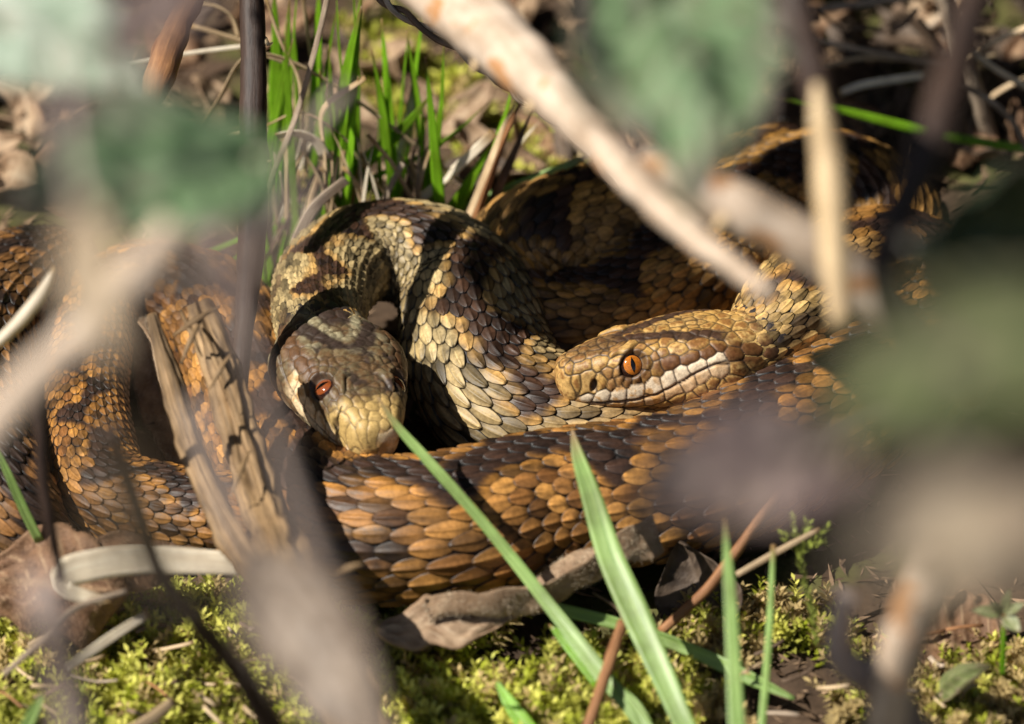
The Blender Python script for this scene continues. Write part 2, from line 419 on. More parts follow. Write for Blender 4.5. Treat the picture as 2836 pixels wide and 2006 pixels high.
def scale_patch():
    a = np.array([-1, -.7, -.35, 0, .32, .6, .8, .93, 1.0]); b = np.array([-1, -.95, -.8, -.45, -.14, 0, .14, .45, .8, .95, 1])
    A, Bq = np.meshgrid(a, b, indexing='ij')
    wid = np.clip(1 - np.abs(A) ** 1.9, 0, 1) ** 0.72 * (1 - 0.08 * A)
    wid = np.maximum(wid, 0.02)
    return A, Bq, wid
def body_scales(sn, s0, s1, pattern, rng, thmax=2.35, keel=1.0, lift=1.0, vis=None):
    """overlapping keeled scales on the trunk: returns V, F, colour"""
    A, Bq, wid = scale_patch(); na, nb = A.shape
    r0, r1 = np.interp([s0, s1], sn.s, sn.ring)
    nrow = int(thmax / sn.dth / 1.02)
    cs, ct = [], []
    for j in range(-nrow, nrow + 1):
        k = np.arange(math.ceil(r0), math.floor(r1)) + (0.5 if j % 2 else 0.0)
        cs.append(k); ct.append(np.full(len(k), np.sign(j) * sn.dth * (0.80 * abs(j) + 0.024 * j * j)))
    cr = np.concatenate(cs) + rng.normal(0, 0.035, sum(map(len, cs))); ct = np.concatenate(ct)
    ct = ct + rng.normal(0, 0.012, len(ct))
    sc = np.interp(cr, sn.ring, sn.s)
    # keep those that face the camera at all or sit near its outline
    P, nn = sn.at(sc, ct); vd = nrm(P - CAMP); keep = (np.einsum('ij,ij->i', nn, vd) < 0.55)
    sc, ct, cr = sc[keep], ct[keep], cr[keep]
    n = len(sc)
    lat = np.abs(ct) / thmax
    plen = np.interp(sc, sn.s, sn.pitch) * (0.66 - 0.06 * lat); pw = sn.dth * (0.80 + 0.048 * np.abs(ct) / sn.dth * 0.95) * (0.70 - 0.05 * lat ** 2)
    plen = plen * rng.uniform(0.95, 1.05, n); pw = pw * rng.uniform(0.95, 1.05, n)
    skew = rng.normal(0, 0.05, n)
    ss = sc[:, None, None] + A[None] * plen[:, None, None]
    tt = ct[:, None, None] + (Bq * wid)[None] * pw[:, None, None] + (A[None] * skew[:, None, None]) * pw[:, None, None]
    ss = np.clip(ss, 0.05, sn.L)
    P, nn = sn.at(ss, tt)
    rr = np.interp(ss, sn.s, sn.r)
    tilt = rng.normal(0, 0.006, n)[:, None, None]
    hgt = (0.010 + 0.042 * lift * (A + 1) / 2 + 0.012 * (1 - np.abs(Bq) ** 4) * wid)[None] + tilt * A[None]
    hgt = hgt + 0.028 * keel * (np.exp(-(Bq / .13) ** 2) * sstep(-0.9, 0.0, A) * (1 - 0.5 * sstep(.7, 1, A)))[None]
    rim = np.maximum(np.abs(Bq) >= 0.999, np.abs(A) >= 0.999)
    hgt = np.where(rim[None], -0.004 + hgt * 0.25, hgt)
    if sn.LH: hgt = hgt * (0.25 + 0.75 * sstep(sn.LH * 0.92, sn.LH * 1.3, ss))
    P = P + nn * (hgt * rr)[..., None]
    ringc = np.interp(ss, sn.s, sn.ring)
    col = pattern(ss, tt, ringc, cr[:, None, None] + 0 * ss, ct[:, None, None] + 0 * ss, rng, n, A, Bq, P)
    idx = np.arange(na * nb).reshape(na, nb)
    f = np.stack([idx[:-1, :-1], idx[:-1, 1:], idx[1:, 1:], idx[1:, :-1]], -1).reshape(-1, 4)
    F = (f[None] + (np.arange(n) * na * nb)[:, None, None]).reshape(-1, 4)
    return P.reshape(-1, 3), F, col.reshape(-1, 3)

def tri(x): return 2 * np.abs(2 * (x - np.floor(x + 0.5))) - 1
def make_pattern(base, base2, dark, edge, period=6.5, amp=0.34, hw=0.31, phase=0.0, lat=True, grad=None, start=0.0):
    base, base2, dark, edge = map(np.array, (base, base2, dark, edge))
    def f(ss, tt, ring, cr, ct, rng, n, A, Bq, P):
        m = 0.42  # pattern mostly follows whole scales
        R_, T_ = cr * m + ring * (1 - m), ct * m + tt * (1 - m)
        q = np.stack([R_ * 0.45, T_ * 2.2, 0 * R_ + 3.3], -1)
        nz = fbm(q, 3) - 0.5
        ph = R_ / period + phase + nz * 0.25
        zig = amp * tri(ph)
        d = np.abs(T_ - zig) - hw * (1 + 0.35 * np.cos(2 * np.pi * 2 * ph)) - nz * 0.62
        dk = 1 - sstep(-0.07, 0.05, d)
        if start: dk = dk * sstep(start, start + 9, ss)
        if lat:
            cph = (R_ / period + phase + 0.5 * (T_ > 0)) % 1.0
            ld = np.hypot((cph - 0.5) * period * 0.16, (np.abs(T_) - 1.22) * 0.85) - 0.25 - nz * 0.3
            dk = np.maximum(dk, 0.75 * (1 - sstep(-0.06, 0.06, ld)) * sstep(0.40, 0.52, fbm(q * 0.4 + 9, 2)))
        jit = np.where(rng.random(n) < 0.16, rng.uniform(0.3, 0.55, n), rng.uniform(0.68, 1.3, n))[:, None, None, None]
        mixv = np.clip(rng.normal(0.45, 0.3, n), 0, 1)[:, None, None, None]
        b = base * (1 - mixv) + base2 * mixv
        if grad is not None: b = grad(b, ss)
        ring_e = (sstep(-0.16, 0.0, d) * (1 - sstep(0.05, 0.22, d)))[..., None]
        b = b * (1 - 0.5 * ring_e) + edge * 0.5 * ring_e
        c = (b * (1 - dk[..., None]) + dark * dk[..., None]) * jit
        # streaks; natural dark edges, deepened as painted relief shade; bases darker too
        st = fbm(np.stack([ss * 0.35, tt * 34.0, 0 * ss], -1), 2)[..., None]
        st2 = sstep(0.55, 0.75, fbm(P * 0.5 + 31, 4))[..., None]
        c = c * (0.30 + 1.35 * st) * (1 - 0.6 * st2)
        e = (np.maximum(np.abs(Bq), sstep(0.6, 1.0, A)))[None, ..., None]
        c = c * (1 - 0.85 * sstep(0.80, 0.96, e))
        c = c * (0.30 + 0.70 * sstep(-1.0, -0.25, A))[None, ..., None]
        return np.clip(c, 0.004, 1)
    return f

# plates traced on the right-hand head, in photo pixels (crop coordinates / 4.592 + corner)
def cr6(*p): return [(1500 + x / 4.592, 860 + y / 4.592) for x, y in p]
PLATES = []
def pl(kind, *p): PLATES.append((kind, cr6(*p)))
pl('rostral', (180, 880), (260, 940), (380, 1040))
pl('snout', (420, 900), (450, 990)); pl('nasal', (560, 830), (560, 990), (640, 1000)); pl('nasal', (765, 900), (760, 950))
pl('snout', (470, 715), (580, 700)); pl('snout', (700, 655), (790, 640)); pl('side', (920, 665), (950, 640))
pl('snout', (350, 735)); pl('top', (470, 620)); pl('top', (640, 555), (700, 535)); pl('top', (260, 680)); pl('top', (380, 560)); pl('top', (540, 500))
for p in [[(575, 1100)], [(770, 1060), (760, 1110)], [(980, 1040), (980, 1110)], [(1190, 990), (1180, 1090)], [(1420, 910), (1450, 1030)], [(1600, 860), (1620, 930)], [(1770, 790), (1800, 840)], [(1960, 720), (2050, 690)], [(2170, 650), (2240, 620)]]:
    pl('labial', *p)
for p in [[(620, 1205), (720, 1215)], [(880, 1205), (980, 1205)], [(1130, 1185), (1240, 1175)], [(1380, 1130), (1480, 1110)], [(1640, 1040), (1720, 1010)], [(1840, 940), (1900, 900)], [(2010, 850), (2080, 815)], [(2210, 745), (2270, 715)]]:
    pl('lower', *p)
for p in [(880, 930), (985, 890), (1090, 910), (1200, 880), (1315, 830), (860, 800), (965, 790), (1440, 595), (1270, 465)]: pl('small', p)
pl('side', (1365, 690), (1355, 640)); pl('side', (1350, 530)); pl('side', (1290, 390)); pl('side', (1460, 700), (1460, 770))
pl('brow', (910, 550), (1050, 475), (1190, 410))
for p in [(840, 515), (900, 440), (990, 375), (1100, 335), (1220, 330)]: pl('top', p)
pl('topplate', (700, 330), (920, 290)); pl('topplate', (1130, 230), (1260, 170)); pl('top', (650, 430)); pl('top', (790, 455)); pl('top', (690, 230)); pl('top', (900, 190))
for p in [(1370, 340), (1440, 455), (1535, 540), (1405, 240), (1500, 230), (1760, 245), (1940, 250), (2090, 285), (2090, 195), (1920, 165), (2240, 330), (2240, 235), (1740, 180), (1560, 100), (1700, 95), (1850, 85), (1990, 90), (2130, 110)]: pl('side', p)
pl('side', (1560, 420), (1670, 330)); pl('side', (1680, 480), (1790, 510)); pl('temporal', (1570, 670), (1690, 650)); pl('side', (1810, 345), (1830, 335)); pl('temporal', (1840, 610), (1920, 590)); pl('temporal', (1930, 430), (2030, 420)); pl('temporal', (2080, 560), (2140, 530)); pl('temporal', (2250, 440))
R_EYE = cr6((1165, 690))[0]

def seg_dist(X, Y, a, b):
    dx, dy = b[0] - a[0], b[1] - a[1]; l2 = dx * dx + dy * dy
    t = 0 * X if l2 < 1e-9 else np.clip(((X - a[0]) * dx + (Y - a[1]) * dy) / l2, 0, 1)
    return np.hypot(X - a[0] - t * dx, Y - a[1] - t * dy)

HEAD_LAYOUT = None      # list of (kind, [(x mm from snout, arc mm from the crown line)]) for a 30 mm head
def head_arc(sn, ss, th):
    """arc length round each ring from the crown line, in mm"""
    P, _, X, Z = sn.at(ss, th, True)
    d = np.hypot(np.diff(X, axis=1), np.diff(Z, axis=1))
    a = np.concatenate([np.zeros((len(X), 1)), np.cumsum(d, 1)], 1)
    k0 = np.argmin(np.abs(th[0]))
    return a - a[:, k0:k0 + 1]

def build_snake(name, sn, pattern, headcol, rng, label, eyes, iris, tail=True, group=None, layout_from=None, hs=1.0):
    global HEAD_LAYOUT
    root = thing(name, sn.C[len(sn.C) // 2] * [1, 1, 0], label, "snake", group)
    NT = 300
    th1 = np.linspace(-np.pi, np.pi, NT, endpoint=False)
    LH = sn.LH
    if LH:
        s_rings = np.concatenate([np.linspace(0, 1, 14) ** 2 * 0.9, np.arange(1.03, LH * 1.12, 0.15), np.arange(LH * 1.12 + 0.5, sn.L, 1.6)])
    else:
        s_rings = np.arange(0, sn.L, 1.6)
    ss, th = np.meshgrid(s_rings, th1, indexing='ij')
    P, nn = sn.at(ss, th)
    skin = np.array([0.022, 0.018, 0.018])
    belly = sstep(2.25, 2.5, np.abs(th))[..., None]
    vent = (0.6 + 0.4 * sstep(0.08, 0.2, np.abs((np.interp(ss, sn.s, sn.ring) % 1) - 0.5) * 2))[..., None]
    col = skin * (1 - belly) + np.array([0.30, 0.25, 0.19]) * belly * vent
    col = np.broadcast_to(col, P.shape).copy()
    nh = 0
    if LH:
        nh = int(np.searchsorted(s_rings, LH * 1.12)); hs_, hth = ss[:nh], th[:nh]
        arc = head_arc(sn, hs_, hth) / hs; xx = hs_ / hs
        P0 = P[:nh]
        if HEAD_LAYOUT is None:
            pix = project(P0); vd = nrm(P0 - CAMP); front = np.einsum('ijk,ijk->ij', nn[:nh], vd) < -0.02
            lay = []
            for kind, pts in PLATES:
                q = []
                for (px, py) in pts:
                    d = np.hypot(pix[..., 0] - px, pix[..., 1] - py) + np.where(front, 0, 1e4)
                    a = np.unravel_index(np.argmin(d), d.shape)
                    if d[a] < 14: q.append((xx[a], abs(arc[a]), math.copysign(1, arc[a])))
                if q: lay.append((kind, [(x, y * sg) for x, y, sg in q]))
            side = 1.0 if np.mean([p[1] for k_, q in lay for p in q]) > 0 else -1.0
            lay = [(k_, [(x, y * side) for x, y in q]) for k_, q in lay]
            d = np.hypot(pix[..., 0] - R_EYE[0], pix[..., 1] - R_EYE[1]) + np.where(front, 0, 1e4)
            a = np.unravel_index(np.argmin(d), d.shape)
            HEAD_LAYOUT = (lay, (xx[a], abs(arc[a])))
        lay, (ex, ea) = HEAD_LAYOUT
        seeds = []
        for kind, q in lay:
            seeds.append((kind, q))
            if min(abs(p[1]) for p in q) > 0.9: seeds.append((kind, [(x, -y) for x, y in q]))
        allp = np.array([p for _, q in seeds for p in q])
        xg, row = 0.8, 0
        amax = 30
        while xg < LH / hs * 1.12:
            sp = 2.1 + 0.2 * (xg > 18)
            for y in np.arange(-26, 26, sp) + (row % 2) * sp / 2:
                if np.min(np.hypot(allp[:, 0] - xg, allp[:, 1] - y)) > 1.9 and math.hypot(xg - ex, abs(y) - ea) > 2.2:
                    seeds.append(('auto', [(xg + rng.normal(0, .12), y + rng.normal(0, .12))]))
            xg += sp * 0.87; row += 1
        f1 = np.full(xx.shape, 1e3); f2 = np.full(xx.shape, 1e3); idx = np.zeros(xx.shape, int)
        wob = (fbm(P0 * 0.9, 2) - 0.5) * 0.25
        for k_, (kind, q) in enumerate(seeds):
            x0 = min(p[0] for p in q) - 5; x1 = max(p[0] for p in q) + 5
            a0, a1 = np.searchsorted(xx[:, 0], [x0, x1])
            X_, Y_ = xx[a0:a1] + wob[a0:a1], arc[a0:a1] + wob[a0:a1]
            if a1 <= a0: continue
            d = seg_dist(X_, Y_, q[0], q[0])
            for u, v in zip(q[:-1], q[1:]): d = np.minimum(d, seg_dist(X_, Y_, u, v))
            g1, g2, gi = f1[a0:a1], f2[a0:a1], idx[a0:a1]
            nearer = d < g1
            g2[:] = np.where(nearer, g1, np.minimum(g2, d)); gi[:] = np.where(nearer, k_, gi); g1[:] = np.where(nearer, d, g1)
        edge = f2 - f1
        kinds = np.array([k_ for k_, _ in seeds])[idx]
        pid = idx
        rv = rng.uniform(0, 1, len(seeds))[pid]
        de = np.hypot(xx - ex, np.abs(arc) - ea)
        dome = 1 - np.exp(-edge / 0.32)
        hgt = (0.20 * dome + 0.10 * (1 - np.exp(-edge / 1.2))) * np.where(np.isin(kinds, ['labial', 'lower']), 0.6, 1.0)
        hgt = np.where(kinds == 'brow', hgt + 0.5 * (1 - np.exp(-edge / 0.6)), hgt)
        hgt = hgt * sstep(0.05, 1.2, xx) + (fbm(P0 * 2.6, 3) - 0.5) * 0.07
        sock = 1 - sstep(1.6, 2.1, de)
        hgt = hgt * (1 - sock) - 0.7 * sock + 0.16 * np.exp(-((de - 2.3) / 0.3) ** 2)
        # nostril pit and the line of the mouth
        if lay:
            nq = [q for k_, q in lay if k_ == 'nasal']
            if nq:
                nx = 0.5 * (nq[0][0][0] + nq[-1][0][0]); na_ = abs(nq[-1][0][1]) + 0.2
                dn = np.hypot((xx - nx) / 0.75, (np.abs(arc) - na_) / 1.2)
                pit = 1 - sstep(0.5, 1.0, dn); hgt = hgt - 0.75 * pit
            else: pit = 0 * xx
        up = np.array([[p[0], abs(p[1])] for k_, q in lay if k_ == 'labial' for p in q[-1:]])
        lo = np.array([[p[0], abs(p[1])] for k_, q in lay if k_ == 'lower' for p in q[:1]])
        mouth = 0 * xx
        if len(up) > 2 and len(lo) > 2:
            up = up[np.argsort(up[:, 0])]; lo = lo[np.argsort(lo[:, 0])]
            ml = 0.5 * (np.interp(xx, up[:, 0], up[:, 1]) + np.interp(xx, lo[:, 0], lo[:, 1]))
            mouth = np.exp(-((np.abs(arc) - ml) / 0.22) ** 2) * (xx < up[-1, 0] + 1.5)
            hgt = hgt - 0.28 * mouth
        P[:nh] = P0 + nn[:nh] * (hgt * hs)[..., None]
        col[:nh] = headcol(xx, arc, edge, kinds, rv, de, P0, pit, mouth, ex, ea, LH / hs)
        k = sstep(LH * 0.98, LH * 1.1, hs_)[..., None]
        col[:nh] = col[:nh] * (1 - k) + skin * k
        P[:nh] = P[:nh] * (1 - k) + (P0 - nn[:nh] * 0.1) * k
    nr = len(s_rings)
    i = np.arange(nr - 1)[:, None]; j = np.arange(NT)[None]; j2 = (j + 1) % NT
    F = np.stack([i*NT+j, i*NT+j2, (i+1)*NT+j2, (i+1)*NT+j], -1).reshape(-1, 4)
    V1, c1 = P.reshape(-1, 3), col.reshape(-1, 3)
    V2, F2, c2 = body_scales(sn, LH * 0.93 if LH else 0.5, sn.L - 1, pattern, rng)
    Vv = np.concatenate([V1, V2]); Ff = np.concatenate([F, F2 + len(V1)]); Cc = np.concatenate([c1, c2])
    body = obj("body", Vv, Ff, M['skin'], parent=root, col=Cc)
    if LH:
        lay, (ex, ea) = HEAD_LAYOUT
        row = np.argmin(np.abs(xx[:, 0] - ex))
        for sg in (-1, 1):
            c = np.argmin(np.abs(arc[row] - sg * ea)); 
            pos = P0[row, c]; nv = nn[row, c]
            r = 2.3 * hs
            cen = pos - nv * (r * 0.60)
            # eyeball axes: nv outwards, fx towards the snout, uz up
            fx = -sn.T[np.searchsorted(sn.s, ex * hs)]; fx = nrm(fx - nv * (fx @ nv)); uz = np.cross(nv, fx)
            if uz @ sn.N[np.searchsorted(sn.s, ex * hs)] < 0: uz = -uz
            def cap(rad, amax, sx=1.0, sz=1.0, lens=False, na=16, nb=36):
                Vq = [cen + nv * rad]
                for a in np.linspace(0, amax, na + 1)[1:]:
                    for b in np.linspace(0, 2 * np.pi, nb, endpoint=False):
                        x, z = math.cos(b), math.sin(b)
                        if lens: x = x * max(1 - abs(z) ** 1.6, 0.0) ** 0.8
                        dx, dz = math.sin(a) * x * sx, math.sin(a) * z * sz
                        dn = math.sqrt(max(1 - dx * dx - dz * dz, 0)) * (1 if a <= np.pi / 2 else -1)
                        Vq.append(cen + rad * (fx * dx + uz * dz + nv * dn))
                Fq = [(0, 1 + k_, 1 + (k_ + 1) % nb) for k_ in range(nb)]
                for a in range(na - 1):
                    for k_ in range(nb):
                        o = 1 + a * nb; Fq.append((o + k_, o + nb + k_, o + nb + (k_ + 1) % nb, o + (k_ + 1) % nb))
                return np.array(Vq), Fq
            e = obj("eye", *cap(r, 2.4), M['eye_rim'], parent=root)
            obj("iris", *cap(r * 1.012, 0.68, 0.95, 1.0), M[iris], parent=e)
            obj("pupil", *cap(r * 1.024, 0.60, 0.27, 1.0, True), M['pupil'], parent=e)
    return root

def sp(rows):
    """rows (px, py, z, r, roll) -> control points"""
    return [np.concatenate([Pz(a[0], a[1], a[2]), [a[3], a[4] if len(a) > 4 else 0.0]]) for a in rows]
def mid(p, q, f): return p * (1 - f) + q * f

# --- the orange-brown snake (right-hand head, near coil, left-hand coil)
sn_a = Pt(1537, 1052, -2.0); sn_b = Pt(2075, 962, 3.0)
ctrl = [np.concatenate([mid(sn_a, sn_b, f), [6.2, -12.0]]) for f in (0, .35, .7, 1.0)]
ctrl += sp([(2190, 865, 22, 7.8, -6), (2320, 770, 21, 8.8), (2470, 740, 17, 9.5), (2600, 830, 13, 10.3), (2570, 980, 13, 10.8), (2400, 1095, 13, 11.2, 6), (2160, 1230, 12, 11.6, 8), (1900, 1345, 12, 11.6, 8),
            (1500, 1410, 12, 11.8, 8), (1180, 1475, 12, 11.8, 5), (960, 1460, 11, 11.2), (820, 1310, 8, 10.6), (740, 1150, 6, 10.2), (670, 1000, 7, 9.5), (560, 850, 8, 8.5), (400, 790, 8, 7.2),
            (275, 850, 9, 6.6), (240, 990, 9, 6.4, -6), (238, 1190, 9, 6.6), (310, 1370, 8, 7.0), (470, 1420, 7.5, 7.2), (660, 1450, 7, 7.0), (800, 1520, 4, 5.5), (930, 1600, 2, 4.0), (1040, 1650, -1, 1.5)])
snR = Snake(ctrl, 30.6, 1.02, dth=12.2)
def grad_r(b, ss):
    k = (1 - sstep(38, 70, ss))[..., None]
    return b * (1 - k) + np.array([0.50, 0.33, 0.12]) * (b.mean(-1, keepdims=True) / 0.19) * k
patR = make_pattern((0.17, 0.072, 0.020), (0.40, 0.20, 0.052), (0.038, 0.019, 0.012), (0.44, 0.20, 0.035), period=6.0, phase=0.15, grad=grad_r, start=31.0)
def head_col_orange(xx, arc, edge, kinds, rv, de, P, pit, mouth, ex, ea, LH):
    aa = np.abs(arc)
    tan = np.array([0.44, 0.28, 0.10]); cream = np.array([0.72, 0.61, 0.45]); brown = np.array([0.20, 0.085, 0.022]); dark = np.array([0.045, 0.022, 0.014]); gold = np.array([0.50, 0.29, 0.07])
    n = fbm(P * 0.8, 4); n2 = fbm(P * 2.4 + 9, 3); n3 = fbm(P * 0.35 + 20, 3)
    def mx(c, d, f): return c * (1 - f[..., None]) + d * f[..., None]
    c = np.broadcast_to(tan, P.shape).copy() * (0.8 + 0.4 * rv)[..., None]
    c = mx(c, gold, sstep(0.35, 0.7, n3) * 0.6)
    c = mx(c, brown, sstep(0.44, 0.58, n * 0.6 + n2 * 0.4) * sstep(0.2, 0.9, edge) * 0.85)
    c = mx(c, brown * 0.9, np.isin(kinds, ['temporal']) * 0.45 + np.isin(kinds, ['top']) * 0.35 + np.isin(kinds, ['topplate']) * 0.6)
    # dark arms of the V on the back of the head, dark stripe behind the eye
    arm = 1 - sstep(0.9, 1.5, np.abs(aa - np.interp(xx, [9, 14, 20, 27], [0.6, 1.8, 4.2, 5.2])) + (n - .5) * 2.0)
    c = mx(c, dark, arm * sstep(8, 11, xx) * (1 - sstep(25, 28, xx)) * 0.96)
    stripe = 1 - sstep(1.0, 2.0, np.abs(aa - np.interp(xx, [12, 20, 28], [ea + 0.6, ea + 2.8, ea + 1.5])) + (n - .5) * 2)
    c = mx(c, np.array([0.10, 0.036, 0.010]), stripe * sstep(11, 17, xx) * 0.9)
    c = mx(c, dark, (1 - sstep(1.2, 2.6, np.abs(aa - 1.0) + np.abs(xx - 6.5) * 0.35 + (n - .5) * 3)) * 0.6)
    lab = np.isin(kinds, ['labial', 'lower']).astype(float)
    low = np.isin(kinds, ['lower']).astype(float)
    lc = mx(np.broadcast_to(cream, P.shape).copy(), np.array([0.52, 0.29, 0.10]), np.clip(sstep(0.47, 0.60, n) * (0.9 - 0.75 * sstep(13, 16, xx)) + low * 0.55, 0, 1))
    c = mx(c, lc, lab)
    under = sstep(15.5, 17.5, aa); c = mx(c, np.array([0.50, 0.38, 0.26]), under * (1 - lab))
    small = np.isin(kinds, ['small']).astype(float); c = mx(c, np.array([0.26, 0.13, 0.05]), small * 0.6)
    rim = (1 - sstep(2.1, 2.7, de)); c = mx(c, dark, rim * 0.75)
    c = mx(c, np.array([0.03, 0.018, 0.012]), (1 - sstep(0.10, 0.34, edge)) * 0.85)
    c = mx(c, np.array([0.05, 0.03, 0.02]), np.clip(pit + mouth * 0.9, 0, 1) * 0.85)
    return np.clip(c, 0.004, 1)
build_snake("snake", snR, patR, head_col_orange, np.random.default_rng(3),
            "orange-brown snake with white-lipped head seen from the side, orange eye, long coil in front", True, 'iris', hs=1.02)

# --- the grey-olive snake (left-hand head facing the camera, arched coil)
sn_a = Pt(1050, 1240, -21.0); sn_b = Pt(900, 945, 1.0)
ctrl = [np.concatenate([mid(sn_a, sn_b, f), [6.4, 9.0]]) for f in (0, .35, .7, 1.0)]
ctrl += sp([(885, 850, 20.0, 6.9, 2), (915, 770, 18.5, 7.8, -8), (985, 715, 17.5, 8.1, -10), (1085, 700, 17, 8.4, -6), (1190, 725, 16.5, 8.9), (1270, 795, 15, 9.6), (1305, 890, 14, 10.3), (1330, 1000, 12, 10.8), (1400, 1110, 10, 10.8, 10), (1530, 1170, 8.5, 10.2, 12), (1700, 1180, 8, 9.6, 8),
            (1950, 1110, 8, 9.5), (2200, 960, 8, 9.5), (2400, 800, 8, 10), (2460, 690, 11, 9.8), (2400, 580, 13, 9.8), (2270, 530, 13, 9.8), (2120, 580, 12, 9.8), (1970, 690, 11, 9.8), (1800, 810, 10, 9.8), (1620, 900, 8, 9.8),
            (1500, 905, 8, 10.2), (1430, 810, 10, 10.6), (1500, 715, 12, 11.2), (1650, 655, 12, 11.2), (1850, 590, 11, 10.5), (2050, 520, 9, 9), (2200, 430, 5, 6), (2300, 370, 1, 2.5)])
snL = Snake(ctrl, 28.0, 1.02, dth=10.6, wf=1.16)
def grad_l(b, ss):
    k = sstep(95, 150, ss)[..., None]
    return b * (1 - k) + np.array([0.40, 0.22, 0.065]) * (b.mean(-1, keepdims=True) / 0.30) * k
patL = make_pattern((0.30, 0.235, 0.12), (0.37, 0.28, 0.13), (0.045, 0.021, 0.011), (0.44, 0.21, 0.03), period=6.6, phase=0.1, amp=0.30, grad=grad_l)
def head_col_grey(xx, arc, edge, kinds, rv, de, P, pit, mouth, ex, ea, LH):
    aa = np.abs(arc)
    olive = np.array([0.145, 0.11, 0.058]); cream = np.array([0.74, 0.58, 0.36]); dark = np.array([0.035, 0.022, 0.018]); brown = np.array([0.16, 0.085, 0.035]); gold = np.array([0.52, 0.36, 0.13])
    n = fbm(P * 0.7, 4); n2 = fbm(P * 2.6 + 9, 3); n3 = fbm(P * 0.4 + 3, 3)
    def mx(c, d, f): return c * (1 - f[..., None]) + d * f[..., None]
    c = np.broadcast_to(olive, P.shape).copy() * (0.8 + 0.4 * rv)[..., None]
    c = mx(c, brown * 0.7, sstep(0.40, 0.56, n * 0.5 + n2 * 0.5) * 0.8)
    c = mx(c, np.array([0.30, 0.28, 0.18]), sstep(0.55, 0.65, n3) * 0.5)
    # dark blotches on the crown, black V arms
    c = mx(c, dark, sstep(0.50, 0.60, n3 * 0.6 + n * 0.4) * (1 - sstep(5.5, 7.5, aa)) * sstep(5.5, 7, xx) * (1 - sstep(18, 20, xx)) * 0.9)
    arm = 1 - sstep(1.3, 2.0, np.abs(aa - np.interp(xx, [17, 20, 25, 28], [0.9, 3.0, 5.8, 6.4])) + (n - .5) * 1.6)
    c = mx(c, dark, arm * sstep(17, 18.5, xx) * (1 - sstep(25, 27.5, xx)) * 0.95)
    pale = 1 - sstep(0.5, 1.2, np.abs(aa - np.interp(xx, [19, 23, 28], [0.2, 2.4, 4.0])) + (n - .5))
    c = mx(c, np.array([0.36, 0.33, 0.21]), pale * sstep(19, 21, xx) * (0.25 + 0.5 * sstep(0.4, 0.6, n2)))
    c = mx(c, dark, (1 - sstep(0.8, 1.6, aa - np.interp(xx, [23, 30], [0.3, 3.0]) + (n - .5))) * sstep(23, 25, xx) * 0.95)
    sn_ = 1 - sstep(5.0, 8.0, xx + (n - 0.5) * 3)
    c = mx(c, gold, sn_ * 0.85)
    lab = np.isin(kinds, ['labial', 'lower', 'rostral']).astype(float) * sstep(8.2, 9.6, aa + (xx < 3) * 9) * (1 - sstep(15, 18, xx))
    lc = mx(np.broadcast_to(cream, P.shape).copy(), np.array([0.50, 0.27, 0.08]), sstep(0.5, 0.62, n) * 0.8)
    c = mx(c, lc, lab)
    under = sstep(15.0, 17.0, aa); c = mx(c, np.array([0.46, 0.34, 0.22]), under * (1 - lab))
    stripe = 1 - sstep(0.9, 1.8, np.abs(aa - np.interp(xx, [12, 20, 28], [ea + 0.4, ea + 2.0, ea + 1.5])) + (n - .5) * 2)
    c = mx(c, np.array([0.10, 0.045, 0.018]), stripe * sstep(11, 14, xx) * 0.8)
    c = mx(c, np.array([0.05, 0.03, 0.02]), (1 - sstep(2.0, 2.6, de)) * 0.7)
    c = mx(c, np.array([0.035, 0.024, 0.016]), (1 - sstep(0.08, 0.30, edge)) * 0.6)
    c = mx(c, np.array([0.05, 0.03, 0.02]), np.clip(pit + mouth * 0.8, 0, 1) * 0.8)
    return np.clip(c, 0.004, 1)
build_snake("snake", snL, patL, head_col_grey, np.random.default_rng(5),
            "grey-olive snake with dark zigzag, reddish-eyed head facing forward beside its arched coil", True, 'iris_red', hs=1.02)

# --- a third, dark brown coil at the picture's edge
ctrl = sp([(190, 700, 2, 4.0), (120, 745, 9, 7.5), (30, 800, 12, 9.0), (-70, 900, 13, 9.6), (-110, 1050, 12, 10), (-90, 1230, 11, 10), (-30, 1380, 10, 9.5), (60, 1480, 7, 8), (150, 1560, 2, 5), (230, 1620, -2, 2.0)])
sn3 = Snake(ctrl, 0, 1.0, dth=12.3)
pat3 = make_pattern((0.16, 0.085, 0.035), (0.30, 0.15, 0.05), (0.03, 0.018, 0.013), (0.25, 0.11, 0.03), period=6.0)
build_snake("snake", sn3, pat3, None, np.random.default_rng(8), "dark brown scaly snake coil lying beyond the felted dead leaf", False, None)

